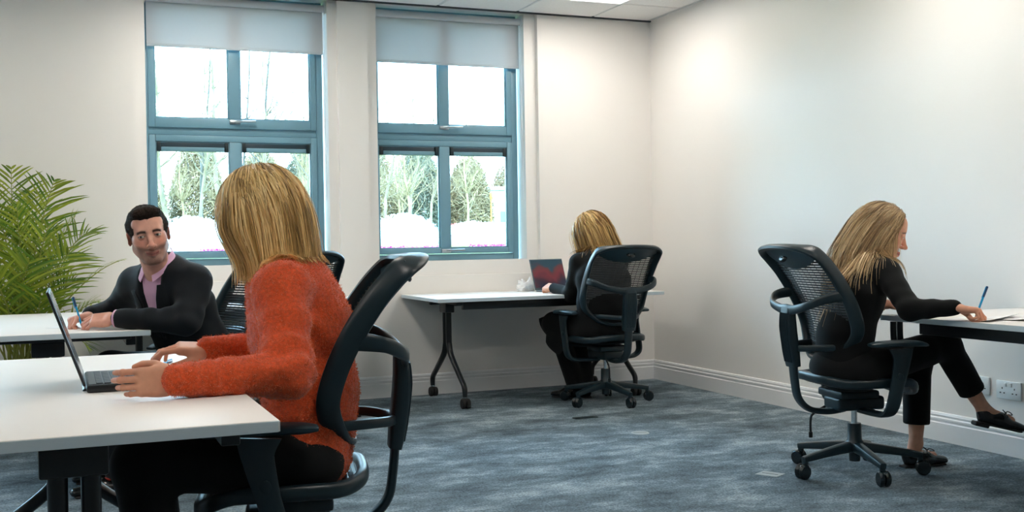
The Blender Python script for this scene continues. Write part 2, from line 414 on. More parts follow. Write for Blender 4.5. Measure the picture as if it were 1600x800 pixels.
# ------------------------------------------------------------------ desks
DH = .70                                   # desk height
def desk(name, loc, rz, label, L=1.6, W=.8, casters=True, inset=.19, corner=False):
    """long side along local x, legs at both ends"""
    D = thing(name, loc, rz, label=label, category='desk', group='white office desks')
    mb = MB(); mb.box((0, 0, DH-.012), (L, W, .024), .0025, 2)
    top = mb.build('tabletop', 'desk_white', D)
    mb = MB()
    for y in (-W/2-.0008, W/2+.0008): mb.box((0, y, DH-.0125), (L-.004, .0016, .0215), .0006, 1)
    for x in (-L/2-.0008, L/2+.0008): mb.box((x, 0, DH-.0125), (.0016, W-.004, .0215), .0006, 1)
    mb.build('edge_band', 'desk_edge', top)
    for y in (-W/2+.07, W/2-.07):
        mb = MB(); mb.box((0, y, DH-.050), (L-.36, .04, .05), .004); mb.build('rail', 'black_steel', D)
    mb = MB(); mb.box((0, 0, DH-.054), (L-2*inset, .05, .03), .004); mb.build('cross_beam', 'black_steel', D)
    for sx in (-1, 1):
        x = sx*(L/2-inset)
        if corner and sx == 1:
            leg = thing('leg'); leg.parent = D
            for q in (0, .036):
                mb = MB(); mb.tube(cat([(L/2-.03, W/2-.045-q, DH-.03), (L/2-.03, W/2-.045-q, .63), (L/2-.03, W/2-.05-q, .585), (L/2-.03, W/2-.075-q, .57), (L/2-.03, W/2-.20-q, .57), (L/2-.03, W/2-.225-q, .59), (L/2-.03, W/2-.225-q, DH-.03)], 5), .0135, 12); mb.build('post', 'black_steel', leg)
            continue
        leg = thing('leg'); leg.parent = D
        mb = MB(); mb.box((x, 0, DH-.036), (.09, W-.14, .022), .004); mb.box((x, 0, DH-.078), (.062, .13, .062), .006); br = mb.build('bracket', 'black_steel', leg)
        for sy in (-1, 1):
            y0 = sy*.031
            path = cat([(x, y0, DH-.10), (x, y0, .52), (x, y0, .41), (x, y0*1.25, .375), (x, sy*.075, .31), (x, sy*.24, .19), (x, sy*.305, .145), (x, sy*.325, .115), (x, sy*.325, .062)], 5)
            mb = MB(); mb.tube(path, [.0195]*5+[.0175]*3+[.0145], 14); mb.build('post', 'black_steel', leg)
            y = sy*.325
            c = MB(); c.lathe([(.0, -.011), (.028, -.011), (.031, -.007), (.031, .007), (.028, .011), (0, .011)], 18, Matrix.Translation((x-.016, y-.01, .031)) @ Matrix.Rotation(math.pi/2, 4, 'Y'))
            c.lathe([(.0, -.011), (.028, -.011), (.031, -.007), (.031, .007), (.028, .011), (0, .011)], 18, Matrix.Translation((x+.016, y-.01, .031)) @ Matrix.Rotation(math.pi/2, 4, 'Y'))
            c.box((x, y-.006, .048), (.052, .05, .03), .012, 3); c.build('caster', 'black_rubber', leg)
            c = MB(); c.lathe([(.017, 0), (.017, .006)], 14, Matrix.Translation((x, y, .066))); c.build('caster_ring', 'chrome', leg)
    return D
desk('desk', (.010, 2.955, 0), math.pi/2, 'white desk in the foreground with the black laptop on it', W=.75)
desk('desk', (-.07, 5.62, 0), math.pi/2, 'white desk behind the laptop where the man in the suit writes')
desk('desk', (2.935, 6.815, 0), 0, 'white desk under the window nearest the corner, on thin splayed legs')
desk('desk', (3.705, 3.015, 0), math.pi/2, 'white desk along the right wall where the woman in black writes', corner=True)
desk('desk', (1.01, 6.815, 0), 0, 'white desk under the far window, mostly hidden behind the orange sweater')

# ------------------------------------------------------------------ office chair
def back_y(z, x=0):
    y = np.interp(z, [.50, .54, .60, .67, .75, .84, .92, .97, 1.005], [-.165, -.155, -.145, -.152, -.185, -.237, -.297, -.345, -.385])
    return y+.035*(x/.24)**2
def half_w(z): return np.interp(z, [.525, .56, .61, .66, .74, .86, .95, .99], [.11, .165, .215, .236, .243, .248, .246, .225])
def star_angles(): return [math.radians(90+72*k) for k in range(5)]
def make_chair():
    C = thing('office_chair', category='chair', group='black mesh office chairs')
    # five-star base
    mb = MB(); mb.lathe([(.0, .055), (.026, .055), (.028, .095), (.042, .10), (.045, .135), (.034, .15), (.032, .215), (.030, .222), (.0, .222)], 20); mb.build('hub', 'black_plastic', C)
    for k, a in enumerate(star_angles()):
        ca, sa = math.cos(a), math.sin(a)
        path = [(ca*r, sa*r, z) for r, z in ((.03, .118), (.10, .112), (.20, .100), (.285, .088), (.305, .085))]
        mb = MB(); mb.sweep(path, [.050, .046, .040, .034, .030], [.048, .042, .034, .028, .026], (0, 0, 1), 12, 4)
        mb.sweep([(ca*.295, sa*.295, .095), (ca*.295, sa*.295, .05)], .024, .024, (ca, sa, 0), 10, 4)
        leg = mb.build('base_leg', 'black_plastic', C)
        mb = MB(); bx, by = ca*.295, sa*.295; tx, ty = -sa, ca
        for off in (-.014, .014):
            Mw = Matrix.Translation((bx+tx*off*1+ca*.012, by+ty*off+sa*.012, .034)) @ Matrix.Rotation(a, 4, 'Z') @ Matrix.Rotation(math.pi/2, 4, 'X')
            mb.lathe([(.0, -.011), (.027, -.011), (.033, -.005), (.034, .005), (.028, .012), (0, .012)], 18, Mw)
        mb.box((bx+ca*.006, by+sa*.006, .047), (.046, .030, .034), .012, 3, Matrix.Rotation(a, 4, 'Z'))
        mb.build('caster', 'black_gloss', leg)
    mb = MB(); mb.lathe([(.014, .21), (.014, .30)], 16); mb.build('gas_lift', 'chrome', C)
    # mechanism and cross bar
    mb = MB(); mb.box((0, .0, .315), (.15, .24, .06), .015, 3); mb.box((0, -.03, .358), (.22, .20, .035), .01, 2); mb.build('mechanism', 'black_plastic', C)
    mb = MB(); mb.tube(cat([(-.06, -.10, .30), (-.075, -.17, .262), (-.078, -.185, .235), (-.078, -.186, .17)], 5), .006, 8); mb.lathe([(.010, .155), (.010, .18)], 10, Matrix.Translation((-.078, -.186, 0))); mb.build('tilt_lever', 'black_steel', C)
    # seat: a dished pad with waterfall front in a rim
    def out(t):
        c, s_ = math.cos(t), math.sin(t)
        x = .245*np.sign(c)*abs(c)**.62; y = .235*np.sign(s_)*abs(s_)**.62
        return x*(1+.0*s_), y+.012
    def seat_z(x, y): return .432-.022*(1-(x/.245)**2)*(1-min(1, ((y+.02)/.235)**2))-.055*max(0, (y-.12)/.125)**2+.020*max(0, (-y-.12)/.11)**2
    N = 48
    def seatf(u, v):
        x, y = out(2*math.pi*u); r = v*.93; return (x*r, y*r, seat_z(x*r, y*r))
    mb = MB(); mb.grid(seatf, N, 8); seat = mb.build('seat', 'black_mesh', C)
    mb = MB()
    for i in range(-9, 10):                    # woven ribs across the seat
        y = i*.0225+.012; xw = .225*(1-(abs(y-.012)/.24)**4)**.3
        mb.sweep([(x, y, seat_z(x, y)+.002) for x in np.linspace(-xw, xw, 9)], .010, .004, (0, 0, 1), 6, 3)
    mb.build('seat_ribs', 'black_plastic', seat)
    rim = [(*out(2*math.pi*k/N),) for k in range(N)]
    mb = MB(); mb.sweep([(x*.975, y*.975, seat_z(x, y)-.010) for x, y in rim], .034, .042, (0, 0, 1), 12, 2.6, closed=True); mb.build('seat_frame', 'black_plastic', seat)
    mb = MB(); mb.grid(lambda u, v: (out(2*math.pi*u)[0]*v*.9, out(2*math.pi*u)[1]*v*.9, .405-.03*(1-v*v)-.05*max(0, (out(2*math.pi*u)[1]*v-.12)/.125)**2), N, 5); mb.build('seat_shell', 'black_plastic', seat)
    # back frame loop
    zs = [.53, .56, .61, .66, .74, .82, .90, .955, .985]
    right = [(half_w(z), back_y(z, half_w(z)), z) for z in zs]
    top = [(.16, back_y(1.0, .16), 1.0), (0, back_y(1.005), 1.006), (-.16, back_y(1.0, .16), 1.0)]
    left = [(-x, y, z) for x, y, z in right[::-1]]
    bot = [(-.05, back_y(.51)-.005, .515), (.05, back_y(.51)-.005, .515)]
    loop = cat(right+top+left+bot, 5, True)
    ctr = np.array([0, -.26, .76]); upv = []
    mb = MB(); ups = [np.array([p[0], 0, (p[2]-.76)*1.0]) for p in loop]; ups = [u/np.linalg.norm(u) for u in ups]
    wv = [ .066+.006*np.clip((p[2]-.9)/.1, 0, 1) for p in loop]
    mb.sweep(loop, wv, .026, np.array(ups), 12, 2.8, closed=True); mb.build('back_frame', 'black_plastic', C)
    # horizontal mesh strands, and a solid cap with badge at the top
    mb = MB(); z = .535
    while z < .945:
        hw = half_w(z)-.004
        mb.sweep([(x, back_y(z, x)+.002, z) for x in np.linspace(-hw, hw, 9)], .004, .0085, (0, 0, 1), 6, 3); z += .0112
    for x in np.linspace(-.2, .2, 11):
        z0 = .54+.09*max(0, (abs(x)-.1)/.1); mb.sweep([(x, back_y(q, x), q) for q in np.linspace(z0, .945, 9)], .0035, .002, (0, 1, 0), 4, 2)
    mb.build('back_mesh', 'black_mesh', C, smooth=None)
    def cap(u, v):
        x = (u-.5)*2*.235; z0 = .975-.055*(1-(x/.235)**2)-.012; z1 = .993+.010*(1-(x/.2)**2); z_ = z0+(z1-z0)*v
        return (x, back_y(z_, x)-.006-.016*math.sin(math.pi*v)*(1-(x/.24)**2), z_)
    mb = MB(); mb.grid(cap, 20, 6, .016); cp = mb.build('top_panel', 'cap_teal', C)
    yb = back_y(.955)-.026
    mb = MB(); mb.lathe([(0, -.004), (.030, -.004), (.034, .0), (.030, .006), (.02, .010), (0, .011)], 24, Matrix.Translation((0, yb, .955)) @ Matrix.Rotation(math.radians(90-35), 4, 'X') @ Matrix.Diagonal((1.0, .62, 1, 1))); bd = mb.build('badge', 'black_gloss', cp)
    mb = MB()
    for q in (-.011, 0, .011): mb.lathe([(.0045, 0), (.0045, .001)], 10, Matrix.Translation((q, yb-.0105, .960)) @ Matrix.Rotation(math.radians(90-35), 4, 'X'))
    mb.build('emblem', 'badge_grey', bd, smooth=None)
    # yoke: two arms from the ribbed spine to the frame sides
    ys_ = -.335
    arms = cat([(-.246, back_y(.80, .246)-.004, .80), (-.238, -.275, .785), (-.17, -.330, .755), (-.07, ys_-.006, .735), (0, ys_-.010, .732), (.07, ys_-.006, .735), (.17, -.330, .755), (.238, -.275, .785), (.246, back_y(.80, .246)-.004, .80)], 6)
    mb = MB(); mb.sweep(arms, .022, [.052, .040, .036, .040, .05, .040, .036, .040, .052], (0, 0, 1), 12, 3); mb.build('yoke', 'black_plastic', C)
    sp = cat([(0, ys_, .745), (0, ys_-.002, .66), (0, ys_+.012, .55), (0, ys_+.022, .485)], 5)
    mb = MB(); mb.sweep(sp, [.085, .098, .100, .092], [.040, .052, .050, .040], (0, -1, 0), 16, 5); spine = mb.build('spine', 'black_plastic', C)
    mb = MB()
    for q in np.linspace(-.034, .034, 7):
        mb.sweep([(q, p[1]-np.interp(p[2], [.48, .55, .66, .75], [.020, .025, .026, .020])-.0005, p[2]) for p in sp[2:-2]], .006, .006, (0, -1, 0), 6, 2)
    mb.build('spine_ribs', 'black_plastic', spine)
    j = cat([(0, ys_+.020, .50), (0, ys_+.028, .42), (0, ys_+.045, .345), (0, ys_+.10, .295), (0, ys_+.19, .280), (0, -.06, .288)], 6)
    upj = [(0, -1, .0)]*len(j)
    T = np.gradient(j, axis=0); upj = np.cross(T, (1, 0, 0)); upj /= np.linalg.norm(upj, axis=1)[:, None]
    mb = MB(); mb.sweep(j, [.062, .056, .056, .06, .06], .026, upj, 12, 3.4); mb.build('back_bar', 'black_plastic', C)
    lo = cat([(-.165, back_y(.575, .165), .572), (-.12, -.24, .570), (-.05, ys_+.03, .565), (.05, ys_+.03, .565), (.12, -.24, .570), (.165, back_y(.575, .165), .572)], 5)
    mb = MB(); mb.sweep(lo, .020, .028, (0, 0, 1), 10, 3); mb.build('lumbar_bar', 'black_plastic', C)
    # armrests
    for s in (-1, 1):
        arm = thing('armrest'); arm.parent = C
        pp = cat([(s*.05, .01, .285), (s*.16, .012, .285), (s*.245, .02, .292), (s*.288, .022, .33), (s*.292, .045, .42), (s*.290, .07, .52), (s*.288, .07, .572)], 6)
        T = np.gradient(pp, axis=0); up = np.cross(T, (0, 1, 0)); up /= np.linalg.norm(up, axis=1)[:, None]
        mb = MB(); mb.sweep(pp, [.055, .058, .062, .066, .066, .085, .125], .024, up, 12, 3.2); mb.build('arm_post', 'black_plastic', arm)
        mb = MB(); mb.sweep(cat([(s*.282, -.085, .590), (s*.286, -.04, .592), (s*.288, .06, .594), (s*.280, .15, .590), (s*.262, .205, .580)], 5), [.05, .082, .092, .088, .05], [.014, .026, .028, .026, .012], (0, 0, 1), 14, 3); mb.build('arm_pad', 'pad_black', arm)
        mb = MB(); mb.lathe([(0, 0), (.015, 0), (.016, .006), (.011, .009), (0, .009)], 16, Matrix.Translation((s*.302, .052, .455)) @ Matrix.Rotation(s*math.pi/2, 4, 'Y')); mb.build('arm_knob', 'black_plastic', arm)
    return C
chair0 = make_chair()
def chair(loc, facing, label, spin=0):
    """facing: compass angle of local +y, degrees anticlockwise from world +y; spin turns the star base only"""
    global chair_used
    o = chair0 if not chair_used else copy_tree(chair0); chair_used = True
    o.location = loc; o.rotation_euler = (0, 0, math.radians(facing)); o.scale = (.93, .93, 1); o['label'] = label
    for ch in o.children:
        if ch.name.split('.')[0] in ('hub', 'base_leg', 'gas_lift'): ch.rotation_euler = (0, 0, math.radians(spin))
    return o
chair_used = False
# ------------------------------------------------------------------ smooth implicit modelling for bodies, clothes and hair
def V3(*a): return np.array(a, float)
def unit(v): v = np.array(v, float); return v/(np.linalg.norm(v)+1e-12)
def p_ell(c, r, M=None):
    c = np.array(c, float); r = np.array(r, float)
    def f(P):
        q = P-c
        if M is not None: q = q @ M
        k0 = np.linalg.norm(q/r, axis=1); k1 = np.linalg.norm(q/(r*r), axis=1)+1e-9
        return k0*(k0-1)/k1
    return f
def p_cone(a, b, ra, rb):
    a = np.array(a, float); b = np.array(b, float); ab = b-a; L2 = ab.dot(ab)+1e-12
    def f(P):
        q = P-a; t = np.clip(q @ ab/L2, 0, 1); return np.linalg.norm(q-t[:, None]*ab, axis=1)-(ra+(rb-ra)*t)
    return f
def p_chain(pts, rad):
    fs = [p_cone(pts[i], pts[i+1], rad[i], rad[i+1]) for i in range(len(pts)-1)]
    def f(P):
        d = fs[0](P)
        for g in fs[1:]: d = np.minimum(d, g(P))
        return d
    return f
def p_econe(a, b, ra, rb, xdir):
    """elliptic cone: ra=(x,y) radii at a; xdir gives the x axis of the section"""
    a = np.array(a, float); b = np.array(b, float); t_ = unit(b-a); L = np.linalg.norm(b-a)
    x = np.array(xdir, float); x = unit(x-t_*x.dot(t_)); y = np.cross(t_, x); ra = np.array(ra, float); rb = np.array(rb, float)
    def f(P):
        q = P-a; h = q @ t_; tc = np.clip(h/L, 0, 1); over = h-tc*L
        r = ra+(rb-ra)*tc[:, None]; u = q @ x; v = q @ y; rm = r.min(1)
        k0 = np.sqrt((u/r[:, 0])**2+(v/r[:, 1])**2+(over/rm)**2); k1 = np.sqrt((u/r[:, 0]**2)**2+(v/r[:, 1]**2)**2+(over/rm**2)**2)+1e-9
        return k0*(k0-1)/k1
    return f
def p_rbox(c, half, rad, R=None):
    c = np.array(c, float); half = np.array(half, float)
    def f(P):
        q = P-c
        if R is not None: q = q @ R
        q = np.abs(q)-half+rad; return np.linalg.norm(np.maximum(q, 0), axis=1)+np.minimum(q.max(1), 0)-rad
    return f
def smin(a, b, k):
    if k <= 0: return np.minimum(a, b)
    h = np.clip(.5+.5*(b-a)/k, 0, 1); return b+(a-b)*h-k*h*(1-h)
class SDF:
    def __init__(s): s.ops = []; s.post = []
    def add(s, f, k=.01): s.ops.append((f, k, 1)); return s
    def sub(s, f, k=.005): s.ops.append((f, k, -1)); return s
    def cut(s, f, k=.005): s.ops.append((f, k, 0)); return s        # intersect
    def disp(s, g): s.post.append(g); return s
    def __call__(s, P):
        d = None
        for f, k, m in s.ops:
            q = f(P)
            if d is None: d = q
            elif m == 1: d = smin(d, q, k)
            elif m == -1: d = -smin(-d, q, k)
            else: d = -smin(-d, -q, k)
        for g in s.post: d = d+g(P)
        return d
def local(f, R, t, sc=1.0):
    """place a field given in a local frame: R columns are the local axes in world"""
    R = np.array(R, float); t = np.array(t, float)
    return lambda P: f(((P-t) @ R)/sc)*sc
def mesh_sdf(f, lo, hi, s, lip=1.6):
    """naive surface nets on a block-sparse grid"""
    lo = np.array(lo, float); hi = np.array(hi, float); B = 6
    nb = np.ceil((hi-lo)/(s*B)).astype(int)+1; n = nb*B+1
    g = np.stack(np.meshgrid(*[np.arange(k) for k in nb], indexing='ij'), -1).reshape(-1, 3)
    c = lo+(g+.5)*B*s; dc = f(c); act = np.abs(dc) < B*s*.87*lip
    D = np.repeat(np.repeat(np.repeat(np.where(dc < 0, -1., 1.).reshape(nb).astype(np.float32), B, 0), B, 1), B, 2)
    D = np.pad(D, ((0, 1),)*3, mode='edge')
    off = np.stack(np.meshgrid(*[np.arange(B+1)]*3, indexing='ij'), -1).reshape(-1, 3)
    ids = (g[act][:, None, :]*B+off[None]).reshape(-1, 3)
    flat = np.unique((ids[:, 0]*n[1]+ids[:, 1])*n[2]+ids[:, 2])
    I = np.stack([flat//(n[1]*n[2]), flat//n[2] % n[1], flat % n[2]], -1)
    for a in range(0, len(flat), 400000):
        q = I[a:a+400000]; D.reshape(-1)[flat[a:a+400000]] = f(lo+q*s)
    return nets(D, lo, s)
def nets(D, lo, s):
    n = np.array(D.shape); ins = D < 0
    cnt = np.zeros(tuple(n-1), np.int8)
    for dx in (0, 1):
        for dy in (0, 1):
            for dz in (0, 1): cnt += ins[dx:n[0]-1+dx, dy:n[1]-1+dy, dz:n[2]-1+dz]
    cells = np.argwhere((cnt > 0) & (cnt < 8)); idx = np.full(tuple(n-1), -1, np.int32); idx[tuple(cells.T)] = np.arange(len(cells))
    cor = [(a, b, c) for a in (0, 1) for b in (0, 1) for c in (0, 1)]
    val = np.stack([D[cells[:, 0]+a, cells[:, 1]+b, cells[:, 2]+c] for a, b, c in cor], 1).astype(float)
    acc = np.zeros((len(cells), 3)); num = np.zeros(len(cells))
    for i in range(8):
        for j in range(i+1, 8):
            if sum(abs(cor[i][k]-cor[j][k]) for k in range(3)) != 1: continue
            m = (val[:, i] < 0) != (val[:, j] < 0); t = val[m, i]/(val[m, i]-val[m, j])
            acc[m] += np.array(cor[i])+t[:, None]*(np.array(cor[j])-np.array(cor[i])); num[m] += 1
    V = lo+(cells+acc/num[:, None])*s
    F = []
    for ax in range(3):
        u, v = (ax+1) % 3, (ax+2) % 3
        A = [slice(None)]*3; Bq = [slice(None)]*3; A[ax] = slice(0, n[ax]-1); Bq[ax] = slice(1, n[ax])
        ch = ins[tuple(A)] != ins[tuple(Bq)]; e = np.argwhere(ch)
        e = e[(e[:, u] > 0) & (e[:, v] > 0) & (e[:, u] < n[u]-1) & (e[:, v] < n[v]-1)]
        if not len(e): continue
        sgn = ins[tuple(e.T)]
        def at(du, dv):
            q = e.copy(); q[:, u] += du; q[:, v] += dv; return idx[tuple(q.T)]
        q4 = np.stack([at(-1, -1), at(0, -1), at(0, 0), at(-1, 0)], 1); q4[~sgn] = q4[~sgn][:, ::-1]; F.append(q4)
    return V, np.concatenate(F)
def merge_vf(parts):
    Vs, Fs, o = [], [], 0
    for V, F in parts: Vs.append(V); Fs.append(F+o); o += len(V)
    return np.concatenate(Vs), np.concatenate(Fs)
def np_mesh(name, V, F, mats, parent=None, col=None, mi=None, smooth=True, **tags):
    """numpy quads or tris to a mesh object"""
    me = bpy.data.meshes.new(name); k = F.shape[1]
    me.vertices.add(len(V)); me.vertices.foreach_set('co', np.ascontiguousarray(V, np.float32).reshape(-1))
    me.loops.add(F.size); me.loops.foreach_set('vertex_index', np.ascontiguousarray(F, np.int32).reshape(-1))
    me.polygons.add(len(F)); me.polygons.foreach_set('loop_start', np.arange(len(F), dtype=np.int32)*k)
    for q in (mats if isinstance(mats, (list, tuple)) else [mats]): me.materials.append(MATS[q])
    if mi is not None: me.polygons.foreach_set('material_index', np.ascontiguousarray(mi, np.int32))
    me.update(calc_edges=True); me.validate()
    if col is not None:
        a = me.color_attributes.new('tone', 'FLOAT_COLOR', 'POINT'); c4 = np.ones((len(V), 4), np.float32); c4[:, :3] = col; a.data.foreach_set('color', c4.reshape(-1))
    if smooth: me.shade_smooth()
    return link(name, me, parent, **tags)
def normals_of(V, F):
    N = np.zeros_like(V); a = V[F[:, 0]]; b = V[F[:, 1]]; c = V[F[:, 2]]; n_ = np.cross(b-a, c-a)
    for i in range(F.shape[1]): np.add.at(N, F[:, i], n_)
    return N/(np.linalg.norm(N, axis=1)[:, None]+1e-12)
# cheap smooth 3d value noise for numpy
_rng = np.random.RandomState(5); _lat = _rng.rand(32, 32, 32)
def vnoise(P):
    i = np.floor(P).astype(int); f = P-i; f = f*f*(3-2*f); r = 0
    for dx in (0, 1):
        for dy in (0, 1):
            for dz in (0, 1):
                w = (f[:, 0] if dx else 1-f[:, 0])*(f[:, 1] if dy else 1-f[:, 1])*(f[:, 2] if dz else 1-f[:, 2])
                r = r+w*_lat[(i[:, 0]+dx) % 32, (i[:, 1]+dy) % 32, (i[:, 2]+dz) % 32]
    return r*2-1
def frame_from(az, pitch=0, roll=0):
    """columns right, forward, up. az: degrees clockwise from +y seen from above; pitch up positive; roll: right side down positive"""
    a, p, r = map(math.radians, (az, pitch, roll))
    f = V3(math.sin(a)*math.cos(p), math.cos(a)*math.cos(p), math.sin(p)); right = V3(math.cos(a), -math.sin(a), 0); up = np.cross(right, f)
    right2 = right*math.cos(r)-up*math.sin(r); up2 = up*math.cos(r)+right*math.sin(r)
    return np.stack([right2, f, up2], 1)

# materials that read the per-vertex tone of what they cover
def toned(name, rough, spec=.4, sss=0, bump=0, bscale=300, sheen=0, aniso=None):
    m = NT(name); a = m.n('Attribute'); a.attribute_name = 'tone'; m.set(rough=rough, spec=spec)
    v = m.coords(); nz = m.noise(v, 45, 3); r = m.ramp(nz, [(.3, (.93, .93, .93)), (.7, (1.06, 1.06, 1.06))])
    mx = m.n('Mix', data_type='RGBA', blend_type='MULTIPLY'); mx.inputs[0].default_value = 1
    m.l(a.outputs['Color'], mx.inputs[6]); m.l(r.outputs[0], mx.inputs[7]); m.l(mx.outputs[2], m.b.inputs['Base Color'])
    if sss: m.set(**{'Subsurface Weight': sss, 'Subsurface Radius': (.01, .004, .002), 'Subsurface Scale': .6})
    if bump: m.bump(m.noise(v, bscale, 3), bump, .001)
    if sheen: m.set(**{'Sheen Weight': sheen})
    return m.m
toned('skin', .5, .35, .06, .12, 500)
toned('hair', .42, .4); toned('hair_short', .75, .2)
def cloth(name, col, rough=.85, bump=.25, bscale=700, sheen=.25, var=.12, wscale=9):
    m = NT(name); m.set(col, rough, 0, .25); v = m.coords(); f = m.noise(v, wscale, 4)
    r = m.ramp(f, [(.3, tuple(c*(1-var) for c in col[:3])), (.7, tuple(min(1, c*(1+var)) for c in col[:3]))]); m.l(r.outputs[0], m.b.inputs['Base Color'])
    m.set(**{'Sheen Weight': sheen, 'Sheen Roughness': .5}); m.bump(m.noise(v, bscale, 2), bump, .002)
    return m.m
cloth('black_cloth', srgb('#080b0d'), .85, .2, 900, .04)
cloth('black_knit', srgb('#080b0d'), .9, .3, 600, .04)
cloth('suit_navy', srgb('#0d141a'), .75, .2, 1100, .06)
cloth('shirt_pink', srgb('#e3b6d3'), .75, .15, 900, .1, .05)
cloth('shirt_navy', srgb('#27375a'), .8, .2, 500, .1, .3, 90)
cloth('orange_boucle', srgb('#d8552a'), .95, .8, 260, .35, .22, 120)
cloth('orange_fibre', srgb('#ea7644'), .95, .0, 260, .5, .12, 40)
plain('shoe_black', srgb('#0f1112'), .22, spec=.6, var=.15)
plain('shoe_sole', srgb('#1b1b1b'), .7)
plain('shoe_red', srgb('#b5311f'), .6)
plain('gold', srgb('#c79a4a'), .3, metal=1)

# ------------------------------------------------------------------ body building blocks
def head_field(o):
    """local frame: +y face, +z up, about 0.23 m from chin to crown"""
    s = SDF(); fem = o.get('fem', False); j = .92 if fem else 1.0
    s.add(p_ell((0, -.014, .030), (.074, .094, .084)))
    s.add(p_ell((0, .024, -.026), (.060*j, .066, .084)), .03)
    for q in (-1, 1):
        s.add(p_cone((q*.050*j, -.002, -.050), (q*.016, .066, -.098), .020, .016), .028)
        s.add(p_ell((q*.043*j, .054, -.016), (.022, .022, .018)), .022)
    s.add(p_ell((0, .074, -.098), (.024*j, .017, .016)), .02)
    hv_ = o.get('heavy', False); s.add(p_cone((-.032, .078+.003*hv_, .025-.002*hv_), (.032, .078+.003*hv_, .025-.002*hv_), .010 if fem else .0125, .010 if fem else .0125), .016)
    s.add(p_ell((0, .052, .052), (.056, .034, .04)), .03)
    for q in (-1, 1): s.sub(p_ell((q*.032, .098, .004), (.019, .016, .012)), .014)
    s.add(p_cone((0, .084, .016), (0, .107, -.031), .0075, .0098), .010)
    s.add(p_ell((0, .1105, -.0355), (.0122, .0120, .0098)), .008)
    for q in (-1, 1): s.add(p_ell((q*.0130, .0985, -.0395), (.0088, .0108, .0078)), .006)
    for q in (() if fem else (-1, 1)): s.sub(p_ell((q*.007, .104, -.0482), (.0042, .005, .0035)), .003)
    sm = o.get('smile', 0)
    for q in (-1, 1):
        s.add(p_cone((q*.004, .0935, -.0665), (q*.025, .079, -.0685+sm), .0062, .0035), .006)
        s.add(p_cone((0, .0915, -.0765), (q*.020, .080, -.0725+sm*.8), .0072, .0045), .006)
    for q in (-1, 1): s.sub(p_cone((0, .1035, -.0712), (q*.027, .0870, -.0702+sm), .0016, .0012), .003)
    if sm:
        for q in (-1, 1):
            s.add(p_ell((q*.040, .066, -.036), (.015, .013, .014)), .016)            # lifted cheek
            s.sub(p_cone((q*.022, .097, -.040), (q*.034, .086, -.062), .0016, .0016), .006)
    for q in (-1, 1):
        s.add(p_ell((q*.032, .0765, .003), (.0145, .0135, .0125)), .003)                # lids over the eyeball
        s.add(p_cone((q*.020, .0875, .0125), (q*.044, .0795, .0105), .0035, .003), .005)
        e = p_ell((0, 0, 0), (.007, .019, .031), np.array(Euler((math.radians(-12), 0, q*math.radians(-18))).to_matrix()))
        s.add(lambda P, e=e, q=q: e(P-V3(q*.078, -.012, -.004)), .008)
        s.sub(p_ell((q*.086, -.006, -.002), (.006, .010, .017)), .004)
    return s
def head_tone(L, o):
    """skin tone per vertex from head-local position"""
    base = np.array(o['skin']); c = np.tile(base, (len(L), 1)); x, y, z = L[:, 0], L[:, 1], L[:, 2]; ax = abs(x)
    def mixin(w, col): 
        nonlocal c; w = np.clip(w, 0, 1)[:, None]; c = c*(1-w)+np.array(col)*w
    red = base*np.array([1.12, .82, .78])
    mixin(.6*np.exp(-((ax-.042)/.02)**2-((z+.022)/.02)**2)*(y > .02), red); mixin(.6*np.exp(-(x/.015)**2-((z+.03)/.014)**2)*(y > .09), red); mixin(.7*(ax > .074), red)
    if o.get('beard') is not None:
        w = np.clip((-.036-z-.012*np.clip((.035-ax)/.03, 0, 1)+.010*np.clip((ax-.03)/.03, 0, 1))/.012, 0, 1)*(y > -.005)*np.clip((z+.122)/.01, 0, 1)
        w2 = np.clip(1-abs(z+.0575)/.008, 0, 1)*(ax < .028)*(y > .07); w3 = np.clip((ax-.058)/.008, 0, 1)*np.clip((.015-z)/.02, 0, 1)*(z > -.09)*(y > -.005)*(y < .04)
        gt = np.clip(1-((ax-.0)/.034)**4, 0, 1)*(y > .05); mixin(np.maximum.reduce([w*(.50+.25*gt), w2*.8, w3*.5])*(.85+.15*vnoise(L*900)), o['beard'])
    sm = o.get('smile', 0)
    zl = -.0712+sm*(ax/.025)**2
    mixin(.85*np.clip(1-abs(z-zl)/.0095, 0, 1)**.5*(ax < .025)*(y > .072), o.get('lip', base*np.array([.9, .55, .55])))
    mixin(.75*np.clip(1.6-abs(z-zl)/.0016, 0, 1)*(ax < .024)*(y > .07), (.12, .04, .04))
    # brows, eyes
    arch = .0235+.003*np.sin((ax-.012)/.036*math.pi)-.002*np.clip((ax-.034)/.01, 0, 1)
    mixin(.92*np.clip(1.6-abs(z-arch+o.get('browdrop', 0))/o.get('browh', .0035), 0, 1)*np.clip((ax-.011)/.004, 0, 1)*np.clip((.051-ax)/.006, 0, 1)*(y > .05), o['brow'])
    eh = o.get('eye', .0052); ex, ez = (ax-.032)/.0112, (z-.0025)/eh
    op = (ex**2+ez**2 < 1)*(y > .072); gx = o.get('gaze', 0)
    mixin(1.*op, (.55, .50, .47)); ir = op*((x-np.sign(x)*.032-gx)**2+(z-.003)**2 < .0050**2); mixin(1.*ir, (.035, .03, .03))
    lid = (abs(ex**2+ez**2-1.15) < .28)*(z > .002)*(y > .068); mixin(.75*lid, (.05, .035, .03))
    mixin(.35*np.exp(-((ax-.03)/.016)**2-((z+.009)/.005)**2)*(y > .06), base*np.array([.72, .6, .62]))  # eye-socket shade painted into the skin below each eye
    return c
FING = {'index': (.029, .086, (.042, .025, .021), .0084), 'middle': (.0095, .091, (.046, .029, .022), .0086), 'ring': (-.010, .088, (.042, .027, .021), .0082), 'pinky': (-.028, .078, (.033, .020, .019), .0072)}
